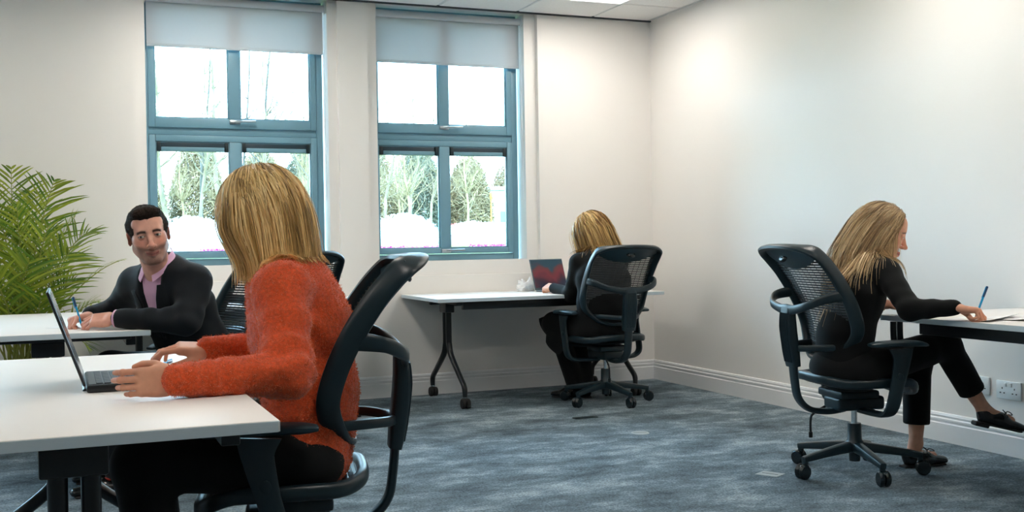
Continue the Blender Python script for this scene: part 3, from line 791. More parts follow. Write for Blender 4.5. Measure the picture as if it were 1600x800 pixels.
def hand_field(pose, sc=1.0):
    """local: origin wrist, +y to the fingers, +z back of the hand, +x thumb side"""
    s = SDF()
    s.add(p_econe((0, -.028, 0), (0, .005, 0), (.026, .021), (.027, .019), (1, 0, 0)))
    s.add(p_rbox((.001, .050, -.001), (.038, .042, .0135), .013), .018)
    s.add(p_ell((.022, .030, -.008), (.020, .032, .014)), .012)
    s.add(p_ell((-.026, .034, -.006), (.013, .034, .013)), .012)
    tips = {}
    for nm, (x, y, ln, r) in FING.items():
        a = pose.get(nm, (20, 25, 15)); sp = pose.get('spread', 0)*x*8
        p = V3(x, y, .001); ang = 0; pts = [p]; d0 = math.radians(sp)
        for L, b in zip(ln, a):
            ang += math.radians(b); p = p+L*V3(math.sin(d0)*math.cos(ang), math.cos(d0)*math.cos(ang), -math.sin(ang)); pts.append(p)
        f = p_chain(pts, [r, r*.95, r*.88, r*.76]); s.add(f, .0045)
        s.add(p_ell(pts[1]+V3(0, 0, .001), (r*1.06, r*1.05, r*1.02)), .003); tips[nm] = (pts[-1], pts[-2])
    t = pose.get('thumb', [(.030, .018, -.008), (.052, .046, -.018), (.056, .076, -.024), (.050, .098, -.028)])
    s.add(p_chain([V3(*q) for q in t], [.015, .0115, .0102, .0080]), .008); tips['thumb'] = (V3(*t[-1]), V3(*t[-2]))
    return s, tips
def hand_mesh(wrist, fdir, ndir, side, pose, sc=.95, res=.0023):
    """side +1: thumb on the +x side of (right = f x n) frame, -1 mirrored"""
    f = unit(fdir); n_ = unit(np.array(ndir)-f*np.dot(ndir, f)); x = np.cross(f, n_)*side; R = np.stack([x, f, n_], 1)
    fld, tips = hand_field(pose); g = local(fld, R, wrist, sc)
    V, F = mesh_sdf(fld, (-.06, -.075, -.14), (.085, .215, .05), res/sc)
    W = (V*sc) @ R.T+np.array(wrist)
    if side < 0: F = F[:, ::-1]
    return W, F, V, (R, tips)
def hand_tone(L, skin):
    c = np.tile(np.array(skin), (len(L), 1)); k = np.clip((L[:, 1]-.085)/.05, 0, 1)*.28+.12; red = np.array(skin)*np.array([1.06, .80, .76])
    return c*(1-k[:, None])+red*k[:, None]
def torso_field(J, rr, right, infl=0, k=.05):
    """stack of elliptic sections along the spine joints; rr: (half width, half depth)"""
    s = SDF()
    for i in range(len(J)-1):
        a, b = rr[i], rr[i+1]; s.add(p_econe(J[i], J[i+1], (a[0]+infl, a[1]+infl), (b[0]+infl, b[1]+infl), right), k if i else 0)
    return s
def box_of(pts, pad):
    P = np.array(pts); return P.min(0)-pad, P.max(0)+pad

# strands of hair that fall from the scalp, slide over what they meet and hang
def strands(n, roots, R, t, sc, coll, length, seed, steps=26, fall=1.0, lift=.006, comb=.10, bias=(0, 0, 0), nb=0):
    """roots: (N,3) head-local points; returns (N, steps+1, 3) world paths"""
    rg = np.random.RandomState(seed)
    P = (roots*sc) @ R.T+t; C = t+R @ V3(0, -.012, .03)*sc; G = V3(0, 0, -1); paths = [P.copy()]
    L = length*(1+.10*rg.randn(n)) if np.isscalar(length) else length
    st = L/steps; Nn = P-C; Nn /= np.linalg.norm(Nn, axis=1)[:, None]
    part = R[:, 0]*np.sign((P-C) @ R[:, 0])[:, None]; bk = np.clip(-(roots[:, 1]+.005)/.045, 0, 1)[:, None]; Dv = part*.55*(1-.85*bk)-R[:, 1]*bk*.6+Nn*.25+R[:, 1]*(-comb)+G*.12; Dv /= np.linalg.norm(Dv, axis=1)[:, None]
    jit = rg.randn(n, 3)*.05; gap = lift*(.25+rg.rand(n)*1.5)
    for i in range(steps):
        Dv = Dv*.70+((G+np.array(bias)*(i < nb))*fall+jit*.6)*.30; Dv /= np.linalg.norm(Dv, axis=1)[:, None]
        P = P+Dv*st[:, None]
        for _ in range(2):
            d = coll(P); e = .002; gr = np.stack([coll(P+V3(e, 0, 0))-d, coll(P+V3(0, e, 0))-d, coll(P+V3(0, 0, e))-d], 1); gr /= np.linalg.norm(gr, axis=1)[:, None]+1e-9
            pen = np.maximum(gap-d, 0); P = P+gr*pen[:, None]
        hit = pen > 0; vn = (Dv*gr).sum(1); m = hit & (vn < 0); Dv[m] -= gr[m]*vn[m][:, None]; Dv /= np.linalg.norm(Dv, axis=1)[:, None]+1e-9
        paths.append(P.copy())
    return np.stack(paths, 1)
def strand_mesh(paths, width, cols, R, C, taper=.35):
    """flat ribbons, broad side away from the head"""
    N, S, _ = paths.shape; T = np.gradient(paths, axis=1); T /= np.linalg.norm(T, axis=2)[..., None]+1e-9
    O = paths-C; O -= T*(O*T).sum(2)[..., None]; O /= np.linalg.norm(O, axis=2)[..., None]+1e-9; W = np.cross(T, O)
    tw = np.random.RandomState(77).randn(N, 1, 1)*.45; W = W*np.cos(tw)+O*np.sin(tw)
    w = (width[:, None]*np.interp(np.linspace(0, 1, S), [0, .1, .7, 1], [.7, 1, .9, taper]))[..., None]
    V = np.stack([paths-W*w, paths+W*w], 2).reshape(-1, 3)
    i = (np.arange(N)[:, None]*S+np.arange(S-1)[None])*2; i = i.reshape(-1)
    return V, np.stack([i, i+1, i+3, i+2], 1), np.repeat(cols.reshape(N*S, 3), 2, 0)
def trim(paths, zcut):
    """end each strand where it drops below its own height zcut, evenly resampled"""
    N, S, _ = paths.shape; out = paths.copy()
    for k in range(N):
        p = paths[k]; b = np.where(p[:, 2] < zcut[k])[0]
        e = float(S-1)
        if len(b) and b[0] > 1: i = b[0]; e = i-1+(p[i-1, 2]-zcut[k])/(p[i-1, 2]-p[i, 2]+1e-9)
        t = np.linspace(0, e, S); out[k] = np.stack([np.interp(t, np.arange(S), p[:, c]) for c in range(3)], 1)
    return out
def hair_mass(paths, s=.005, iso=.78):
    """solid body of hair filling the space between the strands"""
    P = paths[:, 2:].reshape(-1, 3); lo = P.min(0)-.04; n = np.ceil((P.max(0)+.04-lo)/s).astype(int); H, _ = np.histogramdd(P, bins=n, range=[(lo[k], lo[k]+n[k]*s) for k in range(3)])
    H = np.minimum(H, 1.0)
    for _ in range(2):
        for ax in range(3): H = (np.roll(H, 1, ax)+H+np.roll(H, -1, ax))/3
    return nets((iso-H).astype(np.float32), lo+s/2, s)
def scalp_roots(n, seed, spread=1.0, partx=.0, ymin=-.075, ymax=.075):
    """points near the parting and over the crown, head-local"""
    rg = np.random.RandomState(seed); side = np.where(rg.rand(n) < .5, -1, 1); y = ymin+(ymax-ymin)*rg.rand(n); xo = np.abs(rg.randn(n))*.022*spread
    x = partx+side*(.002+xo); q = np.clip(1-((y+.014)/.094)**2-(x/.074)**2, .02, 1); z = .030+.084*np.sqrt(q)
    return np.stack([x, y, z], 1)
def back_roots(n, seed):
    """points over the back of the skull"""
    rg = np.random.RandomState(seed); a = (rg.rand(n)-.5)*2*math.radians(105); ph = math.radians(-22)+rg.rand(n)*math.radians(98)
    x = .074*np.sin(a)*np.cos(ph); y = -.014-.094*np.cos(a)*np.cos(ph); z = .030+.084*np.sin(ph); return np.stack([x, y, z], 1)
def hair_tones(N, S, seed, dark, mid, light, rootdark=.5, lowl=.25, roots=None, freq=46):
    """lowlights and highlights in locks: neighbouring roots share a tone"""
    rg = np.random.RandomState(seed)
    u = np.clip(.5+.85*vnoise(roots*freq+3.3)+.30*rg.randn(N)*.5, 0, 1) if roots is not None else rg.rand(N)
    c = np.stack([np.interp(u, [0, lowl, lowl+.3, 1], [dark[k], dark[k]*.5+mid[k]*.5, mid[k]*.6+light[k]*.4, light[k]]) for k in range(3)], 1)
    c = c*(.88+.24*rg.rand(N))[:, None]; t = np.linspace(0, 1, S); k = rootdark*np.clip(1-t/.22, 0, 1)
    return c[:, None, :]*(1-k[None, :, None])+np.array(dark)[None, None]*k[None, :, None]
# ------------------------------------------------------------------ people
def lin(h): return np.array(srgb(h)[:3])
class Person:
    def __init__(s, label, base): s.label = label; s.base = np.array(base, float); s.parts = []; s.cols = []; s.kids = []
    def head(s, o, az, pitch, roll, t, sc=1.0, res=.003, neck_to=None):
        s.R = frame_from(az, pitch, roll); s.t = np.array(t, float); s.sc = sc; s.o = o
        f = head_field(o)
        if neck_to is not None:
            nb = (np.array(neck_to)-s.t) @ s.R/sc; r = .047 if o.get('fem') else .056
            f.add(p_cone((0, -.022, -.055), nb, r, r*1.08), .025); lo = np.minimum((-.11, -.13, -.14), nb-.08); hi = np.maximum((.11, .135, .13), nb+.06)
        else: lo, hi = V3(-.11, -.13, -.14), V3(.11, .135, .13)
        V, F = mesh_sdf(f, lo, hi, res); s.parts.append((V*sc @ s.R.T+s.t, F)); s.cols.append(head_tone(V, o)); s.headf = f
    def hand(s, wrist, f, n, side, pose, sc=.95, res=.0023):
        V, F, L, info = hand_mesh(wrist, f, n, side, pose, sc, res); s.parts.append((V, F)); s.cols.append(hand_tone(L, s.o['skin'])); return info
    def core(s, fld, lo, hi, res=.011):
        V, F = mesh_sdf(fld, lo, hi, res); s.parts.append((V, F)); s.cols.append(np.tile(np.array(s.o['skin']), (len(V), 1)))
    def finish(s):
        V, F = merge_vf(s.parts); s.obj = np_mesh('person', V-s.base, F, 'skin', None, np.concatenate(s.cols), label=s.label, category='person', group='people at the desks'); s.obj.location = s.base
        for k in s.kids: k.parent = s.obj
        return s.obj
    def wear(s, name, V, F, mat, **kw):
        o = np_mesh(name, V-s.base, F, mat, None, **kw); s.kids.append(o); return o
    def garment(s, name, fld, lo, hi, res, mat, **kw):
        V, F = mesh_sdf(fld, lo, hi, res); return s.wear(name, V, F, mat, **kw), V, F
    def piece(s, name, mb, mat, parent=None, smooth=50):
        mb.v = [tuple(np.array(p)-s.base) for p in mb.v]; o = mb.build(name, mat, parent, smooth)
        if parent is None: s.kids.append(o)
        return o
def legs_field(hips, knees, ankles, rh=.088, rk=.062, ra=.05, pelvis=None, right=(1, 0, 0)):
    f = SDF()
    if pelvis is not None: f.add(pelvis)
    for h, k, a in zip(hips, knees, ankles):
        f.add(p_cone(h, k, rh, rk), .04); f.add(p_cone(k, a, rk, ra), .03)
    return f
def folds(seedv, dirv, freq, amp, centre=None, rad=.12):
    """soft cloth creases that run across dirv, strongest around centre"""
    d = unit(dirv); sv = np.array(seedv, float)
    def g(P):
        w = amp*np.sin((P @ d)*freq+3.0*vnoise(P*9+sv))*(.6+.4*vnoise(P*6+sv+3))
        if centre is not None: w = w*np.exp(-(np.linalg.norm(P-np.array(centre), axis=1)/rad)**2)
        return w
    return g
def hair_cap(grow, o=None, front=.052, low=-.06):
    """volume that hugs the skull and leaves the face free"""
    f = SDF(); f.add(p_ell((0, -.016, .030), (.074+grow, .095+grow, .085+grow)))
    f.add(p_ell((0, -.045, -.02), (.064+grow, .058+grow, .075)), .03)
    return f
def shoe(P, pos, az, mats=('shoe_black', 'shoe_sole'), pitch=0, L=.255, lace=True, red=False, name='shoe'):
    """a low lace-up; pos is the heel on the ground"""
    R = frame_from(az, pitch); t = np.array(pos, float)
    f = SDF(); f.add(p_econe((0, .045, .030), (0, L*.45, .034), (.034, .030), (.036, .034), (1, 0, 0))); f.add(p_econe((0, L*.45, .030), (0, L-.04, .022), (.038, .030), (.034, .018), (1, 0, 0)), .03)
    f.add(p_ell((0, .04, .055), (.031, .034, .026)), .02); f.sub(p_ell((0, .062, .102), (.026, .056, .046)), .006); f.cut(lambda q: -(q[:, 2]-.008), .004)
    o, V, F = P.garment(name, local(f, R, t), *box_of([t+R @ V3(x, y, z) for x in (-.06, .06) for y in (-.03, L+.03) for z in (-.03, .12)], .005), .004, mats[0])
    g = SDF(); g.add(p_econe((0, .035, .006), (0, L-.045, .006), (.035, .007), (.038, .007), (1, 0, 0))); g.add(p_rbox((0, .035, -.003), (.028, .032, .010), .006), .004)
    V, F = mesh_sdf(local(g, R, t), *box_of([t+R @ V3(x, y, z) for x in (-.06, .06) for y in (-.03, L+.03) for z in (-.03, .03)], .005), .004)
    np_mesh('sole', V-P.base, F, 'shoe_red' if red == 'sole' else mats[1], o)
    if lace:
        for q in (-1, 1):
            mb = MB(); lp = [(0, .135, .068), (q*.020, .130, .080), (q*.036, .138, .078), (q*.030, .150, .070), (q*.008, .142, .067)]
            mb.tube([t+R @ V3(*p) for p in cat(lp, 5)], .0022, 6); P.piece('lace', mb, 'shoe_sole', o)
    if red is True:
        mb = MB(); mb.tube([t+R @ V3(*p) for p in cat([(-.028, .03, .086), (-.026, .09, .07), (0, .118, .066), (.026, .09, .07), (.028, .03, .086), (0, .012, .09)], 5, True)], .006, 8, True); P.piece('collar_lining', mb, 'shoe_red', o)
    return o
def pen(tip, top, label, group='blue ballpoint pens'):
    tip, top = np.array(tip), np.array(top); d = unit(top-tip); T = thing('pen', tuple(tip), label=label, category='pen', group=group); L = np.linalg.norm(top-tip)
    mb = MB(); mb.tube([d*.018, d*(L-.045)], .0042, 10); mb.build('barrel', 'pen_blue', T)
    mb = MB(); mb.tube([d*.001, d*.018], [.0010, .0040], 10); mb.build('nib', 'pen_dark', T)
    mb = MB(); mb.tube([d*(L-.045), d*(L-.003), d*L], [.0048, .0050, .0035], 10); mb.build('cap', 'pen_dark', T)
    mb = MB(); s = unit(np.cross(d, (0, 1, .2)))*.0065; mb.tube([d*(L-.05)+s, d*(L-.004)+s, d*(L-.003)], .0014, 6); mb.build('clip', 'pen_blue', T)
    return T

def hair_finish(P, cap, pa, w, tones, rootdark, low, seed):
    """strands plus the solid mass under them"""
    N, S = pa.shape[:2]; V, F = hair_mass(pa); d, m_, l_ = [lin(q) for q in tones]; t = vnoise(V*V3(120, 120, 9))*.5+.5
    np_mesh('hair_body', V-P.base, F, 'hair', cap, col=(d*.45+m_*.55)[None]*(.75+.5*t)[:, None])
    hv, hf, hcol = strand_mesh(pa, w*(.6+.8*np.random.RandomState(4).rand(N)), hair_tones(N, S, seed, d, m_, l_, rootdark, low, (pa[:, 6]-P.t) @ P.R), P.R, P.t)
    np_mesh('hair_strands', hv-P.base, hf, 'hair', cap, col=hcol, kind='stuff')

SKIN_W = lin('#d9a184'); SKIN_M = lin('#dda590')
BL_D, BL_M, BL_L = lin('#6e5233'), lin('#b58a4e'), lin('#dcb878')

# ---- woman in the orange sweater
P = Person('woman in a fuzzy orange sweater typing on the black laptop, seen from behind', (.57, 2.92, 0))
OR = V3(.208, .978, 0); OF = V3(-.978, .208, 0)
spine = [V3(.595, 2.92, .50), V3(.605, 2.92, .64), V3(.585, 2.935, .82), V3(.560, 2.945, .925), V3(.535, 2.95, 1.0)]
P.head(dict(skin=SKIN_W, brow=lin('#6b4a2c'), fem=True), -38, -6, 0, (.482, 2.965, 1.120), 1.0, .0035, neck_to=(.535, 2.95, .99))
ls, le, lw = V3(.505, 2.765, .93), V3(.492, 2.625, .735), V3(.225, 2.575, .742)
rs_, re, rw = V3(.595, 3.10, .93), V3(.585, 3.19, .735), V3(.365, 3.14, .757)
P.hand(lw, (-1, .05, -.02), (.05, -1, .10), 1, dict(index=(24, 34, 16), middle=(26, 38, 18), ring=(28, 38, 18), pinky=(28, 36, 18), thumb=[(.028, .018, -.010), (.044, .045, -.026), (.046, .074, -.040), (.040, .094, -.050)]), .88, .0021)
P.hand(rw, (-1, .08, .10), (.12, -.25, 1), -1, dict(index=(12, 30, 18), middle=(18, 36, 22), ring=(24, 40, 24), pinky=(26, 38, 24), spread=1.0, thumb=[(.028, .018, -.010), (.044, .046, -.022), (.046, .074, -.034), (.038, .096, -.044)]), .93, .0021)
c = torso_field(spine, [(.14, .10), (.125, .09), (.14, .10), (.10, .075), (.05, .05)], OR)
for a, b, d in ((ls, le, lw), (rs_, re, rw)): c.add(p_chain([a, b, d+.15*(b-d)], [.045, .036, .026]), .03)
hips = [V3(.57, 2.83, .485), V3(.60, 3.01, .485)]; knees = [V3(.165, 2.80, .515), V3(.19, 3.06, .515)]; ank = [V3(.21, 2.79, .10), V3(.24, 3.08, .10)]
for h, k, a in zip(hips, knees, ank): c.add(p_chain([h, k, a], [.065, .045, .03]), .03)
P.core(c, *box_of(spine+hips+knees+ank+[ls, le, lw, rs_, re, rw], .12))
sw = torso_field(spine, [(.172, .122), (.160, .116), (.170, .128), (.132, .100), (.064, .060)], OR, 0, .06)
for a, b, d in ((ls, le, lw), (rs_, re, rw)):
    sw.add(p_cone(spine[3]+(a-spine[3])*.35, a, .082, .066), .05)
    sw.add(p_chain([a, a+(b-a)*.5+V3(0, 0, .0), b], [.068, .064, .058]), .035); sw.add(p_chain([b, b+(d-b)*.55, d+(b-d)*.02], [.057, .048, .037]), .03)
sw.sub(p_cone(lw+V3(-.03, 0, 0), lw+V3(.02, 0, 0), .0, .025), .004)
sw.disp(folds((1, 2, 3), le-ls, 80, .010, le+V3(0, 0, .03), .13)); sw.disp(folds((4, 2, 3), lw-le, 110, .0045, lw+V3(.085, 0, 0), .08)); sw.disp(folds((7, 1, 3), (0, .2, 1), 55, .009, (.62, 2.85, .60), .16))
sw.disp(folds((3, 8, 1), (.5, .1, .8), 42, .008, (.56, 2.80, .82), .2)); sw.disp(lambda Q: .0022*vnoise(Q*70)+.0016*vnoise(Q*150))
sw.sub(p_chain([V3(.600, 2.945, .985), V3(.635, 2.94, .955), V3(.662, 2.935, .91)], [.006, .005, .002]), .004)
swo, SV, SF = P.garment('sweater', sw, *box_of(spine+[ls, le, lw, rs_, re, rw], .19), .0065, 'orange_boucle')
# loose fibres of the knit
rg = np.random.RandomState(3); tri = SV[SF[:, 0]]; NrmV = normals_of(SV, SF); vis = np.arange(len(SF)); pick = rg.choice(vis, 52000)
w4 = rg.dirichlet((1, 1, 1, 1), 52000); base_ = np.einsum('ij,ijk->ik', w4, SV[SF[pick]]); nn = NrmV[SF[pick, 0]]; d1 = nn*(.6+.6*rg.rand(52000, 1))+rg.randn(52000, 3)*.55; d1 /= np.linalg.norm(d1, axis=1)[:, None]
ln_ = (.0035+.0045*rg.rand(52000))[:, None]; sd = np.cross(d1, rg.randn(52000, 3)); sd /= np.linalg.norm(sd, axis=1)[:, None]; bend = rg.randn(52000, 3)*.0016
FV = np.stack([base_-sd*.00055, base_+sd*.00055, base_+d1*ln_*.6+sd*.0005+bend, base_+d1*ln_*.6-sd*.0005+bend], 1).reshape(-1, 3); FF = np.arange(52000*4).reshape(-1, 4)
fz = np_mesh('sweater_fibres', FV-P.base, FF, 'orange_fibre', swo, smooth=False); fz['kind'] = 'stuff'
tr = legs_field(hips, knees, ank, .090, .068, .058, p_ell(V3(.565, 2.92, .475), V3(.125, .175, .085)))
P.garment('trousers', tr, *box_of(hips+knees+ank+spine[:1], .16), .009, 'black_cloth')
for a in ank: shoe(P, a+V3(.06, 0, -.10), -88, lace=False)
hc = hair_cap(.010); hc.sub(p_ell((0, .105, -.045), (.062, .075, .10)), .01)
Rm, tm = P.R, P.t
coll = SDF(); coll.add(local(hair_cap(.016), Rm, tm)); coll.add(sw, .02); 
cap_o, _, _ = P.garment('hair', local(hc, Rm, tm), *box_of([tm], .17), .005, 'hair')
cv = np.empty(len(cap_o.data.vertices)*3, np.float32); cap_o.data.vertices.foreach_get('co', cv); a_ = cap_o.data.color_attributes.new('tone', 'FLOAT_COLOR', 'POINT'); a_.data.foreach_set('color', np.tile(np.append(BL_M*.75, 1), len(cv)//3).astype(np.float32))
N1 = 5200; roots = np.concatenate([scalp_roots(2700, 11, 1.4, ymax=.055), back_roots(2500, 12)])
ln_h = np.where(np.arange(N1) < 2700, .30, .25)+0*roots[:, 0]; ln_h[2700:] += (roots[2700:, 2]-.03)*.9
pa = strands(N1, roots, Rm, tm, 1.0, coll, ln_h, 21, 24, 1.0, .009, comb=.35, bias=(.10, -.03, 0), nb=15)
fwd = (pa[:, -1]-tm) @ OF; zc = .980-.034*np.clip(fwd/.10, -1, 1)+.010*np.random.RandomState(9).randn(N1)
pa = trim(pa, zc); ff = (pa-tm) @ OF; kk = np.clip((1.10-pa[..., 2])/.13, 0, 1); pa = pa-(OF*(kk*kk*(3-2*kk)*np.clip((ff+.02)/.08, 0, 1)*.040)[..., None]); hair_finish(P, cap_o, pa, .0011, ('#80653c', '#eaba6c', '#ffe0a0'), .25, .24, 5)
P.finish()

# ---- man in the dark suit
P = Person('man in a dark suit and pink open-necked shirt writing and looking up', (.58, 5.05, 0))
MF = unit((-.78, -.62, 0)); MR = unit((-.62, .78, 0))
HM = dict(skin=SKIN_M, brow=lin('#1d1612'), beard=lin('#3b302b'), smile=.006, lip=lin('#9c5650'), gaze=.0022, eye=.0050, browdrop=.0045, browh=.0048, heavy=True)
P.head(HM, 181, -4, 9, (.335, 4.895, 1.098), 1.04, .0026, neck_to=(.388, 4.975, .915))
spine = [V3(.55, 5.07, .48), V3(.525, 5.06, .62), V3(.455, 5.035, .78), V3(.405, 5.005, .885), V3(.385, 4.985, .955)]
ls, le, lw = V3(.520, 4.87, .895), V3(.475, 4.785, .735), V3(.185, 4.925, .748)
rs_, re, rw = V3(.290, 5.135, .885), V3(.225, 5.29, .765), V3(.095, 5.14, .752)
lhand = P.hand(lw, (-.90, .32, -.08), (-.05, -.55, .80), 1, dict(index=(25, 40, 25), middle=(30, 45, 25), ring=(34, 48, 25), pinky=(36, 48, 25), thumb=[(.030, .018, -.010), (.046, .045, -.022), (.046, .074, -.034), (.036, .094, -.044)]), 1.0)
rhand = P.hand(rw, (-.75, -.62, -.12), (-.25, .05, .95), -1, dict(index=(48, 62, 35), middle=(58, 76, 45), ring=(66, 82, 48), pinky=(68, 82, 48), thumb=[(.030, .018, -.010), (.046, .044, -.028), (.040, .066, -.048), (.022, .078, -.060)]), 1.0)
hips = [V3(.55, 4.97, .475), V3(.58, 5.16, .475)]; knees = [V3(.17, 4.93, .51), V3(.18, 5.17, .51)]; ank = [V3(.20, 4.95, .10), V3(.20, 5.20, .10)]
c = torso_field(spine, [(.15, .11), (.14, .10), (.16, .11), (.13, .08), (.05, .05)], MR)
for a, b, d in ((ls, le, lw), (rs_, re, rw)): c.add(p_chain([a, b, d+.12*(b-d)], [.05, .042, .030]), .03)
for h, k, a in zip(hips, knees, ank): c.add(p_chain([h, k, a], [.07, .05, .035]), .03)
P.core(c, *box_of(spine+hips+knees+ank+[ls, le, lw, rs_, re, rw], .12))
RR = [(.178, .130), (.172, .122), (.185, .130), (.150, .098), (.072, .066)]
spj = spine[:-1]+[V3(.395, 4.99, .922)]; jk = torso_field(spj, RR[:-1]+[(.085, .072)], MR, 0, .05)
# open front: a wedge narrowing down from the collar
FU = unit(spine[3]-spine[1]); FX = MR; FN = unit(np.cross(FX, FU)); FN = FN if FN.dot(MF) > 0 else -FN
vtop = spine[4]+FN*.05+V3(0, 0, .03); vbot = spine[1]+(spine[2]-spine[1])*.55
def wedge(Q):
    q = Q-vbot; h = q @ FU; x = q @ FX; y = q @ FN; Hh = (vtop-vbot) @ FU; half = .006+.074*np.clip(h/Hh, -.2, 1.3)
    return np.maximum.reduce([np.abs(x)-half, -h, -(y-.02)])
jk.sub(wedge, .008)
jk.add(p_cone(ls+V3(-.02, .03, .02), V3(.425, 5.0, .985), .058, .040), .04); jk.add(p_cone(rs_+V3(.02, -.02, .01), V3(.40, 5.03, .975), .055, .038), .04)
for a, b, d in ((ls, le, lw), (rs_, re, rw)):
    jk.add(p_cone(spine[3]+(a-spine[3])*.4, a, .085, .068), .045); jk.add(p_chain([a, b], [.070, .060]), .03); jk.add(p_chain([b, d+(b-d)*.10], [.058, .041]), .025)
jk.disp(folds((2, 5, 1), le-ls, 75, .009, le+V3(0, 0, .03), .13)); jk.disp(folds((6, 5, 1), (.7, -.2, .5), 50, .008, (.50, 4.88, .80), .17)); jk.disp(lambda Q: .0015*vnoise(Q*22)); jk.disp(folds((9, 5, 1), lw-le, 60, .006, (.33, 4.86, .74), .12))
jko, JV, JF = P.garment('suit_jacket', jk, *box_of(spine+[ls, le, lw, rs_, re, rw], .19), .0068, 'suit_navy')
sh = torso_field(spine, [(a-.014, b-.012) for a, b in RR[:-1]]+[(.062, .060)], MR, 0, .05)
sh.disp(folds((1, 1, 9), (1, 0, .3), 80, .002))
sho, _, _ = P.garment('shirt', sh, *box_of(spine, .17), .007, 'shirt_pink')
# shirt collar, dark lining, lapels, cuffs, buttons
def on_front(x, h, extra=.004):
    """point on the jacket front: x across, h along the spine from vbot"""
    p0 = vbot+FX*x+FU*h+FN*.30; lo_, hi_ = 0.0, .40
    for _ in range(22):
        m_ = (lo_+hi_)/2
        if sdl(np.array([p0-FN*m_]))[0] > 0: lo_ = m_
        else: hi_ = m_
    return p0-FN*(lo_-extra)
sdl = torso_field(spj, RR[:-1]+[(.085, .072)], MR, 0, .05); Hh = float((vtop-vbot) @ FU)
for q in (-1, 1):
    mb = MB()
    def lap(u, v):
        u = .05+u*.80; h = Hh*(-.02+.98*u); inner = .006+.074*max(u, 0)+.001; w_ = .010+.056*math.sin(min(1, u/.80)*math.pi/2)**1.2*(1 if u < .80 else max(.35, 1-(u-.80)*3.2))
        return on_front(q*(inner+w_*v), h, .009+.004*math.sin(v*math.pi))
    mb.grid(lap, 16, 5, .006*q); P.piece('lapel', mb, 'suit_navy', jko)
nb = spine[4]+(P.t-spine[4])*.16-V3(0, 0, .012)
for q in (-1, 1):
    mb = MB()
    def colr(u, v):
        a = math.radians(8+150*u); ra, rb = .068, .060; c_ = math.cos(a); s_ = math.sin(a)
        rad = FN*c_*rb+FX*q*s_*ra; top = nb+rad*(1-.05*(1-v))+V3(0, 0, .046-.012*c_); drop = (.040+.030*max(0, 1-u*2.2))*v
        return top+V3(0, 0, -drop)+unit(rad)*(.016*v)+FX*q*.024*v*max(0, 1-u*2.5)
    mb.grid(colr, 14, 4, .0025*q); co = P.piece('collar', mb, 'shirt_pink', sho)
    mb = MB(); mb.grid(lambda u, v: nb+(FN*math.cos(math.radians(12+70*u))*.056+FX*q*math.sin(math.radians(12+70*u))*.058)+V3(0, 0, .044-.075*v*(1-u)-.012*math.cos(math.radians(12+70*u))-.01), 8, 4); P.piece('collar_lining', mb, 'shirt_navy', sho)
for a, b in ((le, lw), (re, rw)):
    d = unit(b-a); mb = MB(); mb.tube([b-d*.045, b-d*.012, b-d*.008], [.0375, .0375, .033], 22); P.piece('shirt_cuff', mb, 'shirt_pink', sho)
trs = legs_field(hips, knees, ank, .095, .075, .062, p_ell(V3(.59, 5.07, .475), V3(.16, .18, .10)))
P.garment('trousers', trs, *box_of(hips+knees+ank+spine[:1], .16), .010, 'suit_navy')
shoe(P, V3(.26, 4.95, 0), -95, lace=False, red=True, L=.28); shoe(P, V3(.27, 5.22, 0), -90, lace=False, red=True, L=.28)
# short dark hair: a shaped cap with a quiff, cut away over face, ears and nape
hm = SDF(); hm.add(p_ell((0, -.014, .036), (.083, .102, .090))); hm.add(p_ell((0, .052, .094), (.060, .040, .026)), .02); hm.add(p_ell((.01, .072, .092), (.040, .020, .016)), .012); hm.add(p_ell((0, -.062, -.02), (.066, .045, .06)), .03)
hm.sub(p_ell((0, .125, .010), (.060, .070, .056)), .010); hm.sub(p_rbox((0, .122, -.075), (.12, .088, .085), .03), .012)
for q in (-1, 1): hm.sub(p_ell((q*.092, -.012, -.020), (.034, .038, .050)), .010); hm.sub(p_rbox((q*.085, .03, -.045), (.03, .03, .045), .01), .006)
hm.sub(p_rbox((0, -.05, -.115), (.12, .10, .045), .02), .015)
hm.disp(lambda Q: .0018*vnoise(Q*V3(80, 22, 50))+.0008*vnoise(Q*V3(220, 60, 150)+7))
Vh, Fh = mesh_sdf(hm, (-.11, -.14, -.12), (.11, .13, .15), .0024)
gy = np.clip((abs(Vh[:, 0])-.060)/.02, 0, 1)*np.clip((.06-Vh[:, 2])/.06, 0, 1)
hcol = lin('#211812')[None]*(1+.5*vnoise(Vh*V3(300, 60, 200)))[:, None]*(1-gy[:, None]*.5)+lin('#8b8782')[None]*(gy*.12*(1+vnoise(Vh*400)))[:, None]
P.wear('hair', (Vh*P.sc) @ P.R.T+P.t, Fh, 'hair_short', col=hcol)
ho = P.kids[-1]; rg = np.random.RandomState(8); Nh = normals_of(Vh, Fh); top_ = np.where((Vh[:, 2] > -.03) & (Nh[:, 2] > -.35))[0]; pk = rg.choice(top_, 4200); p0 = Vh[pk]; n0 = Nh[pk]
fl = np.stack([np.sign(p0[:, 0])*.25, .45+0*p0[:, 0], np.where(p0[:, 2] > .07, .15, -.75)], 1)+rg.randn(4200, 3)*.13; fl -= n0*(fl*n0).sum(1)[:, None]; fl /= np.linalg.norm(fl, axis=1)[:, None]
ll = (.008+.008*rg.rand(4200))[:, None]; hp = np.stack([p0-n0*.002, p0+fl*ll*.4+n0*.0012, p0+fl*ll*.8+n0*.0014, p0+fl*ll+n0*.0006], 1); tn = lin('#332720')[None]*(.5+1.0*rg.rand(4200, 1)); gq = np.clip((abs(p0[:, 0])-.062)/.02, 0, 1)*np.clip((.05-p0[:, 2])/.05, 0, 1)*(rg.rand(4200) < .55); tn = tn*(1-gq[:, None])+lin('#7d7a76')*gq[:, None]
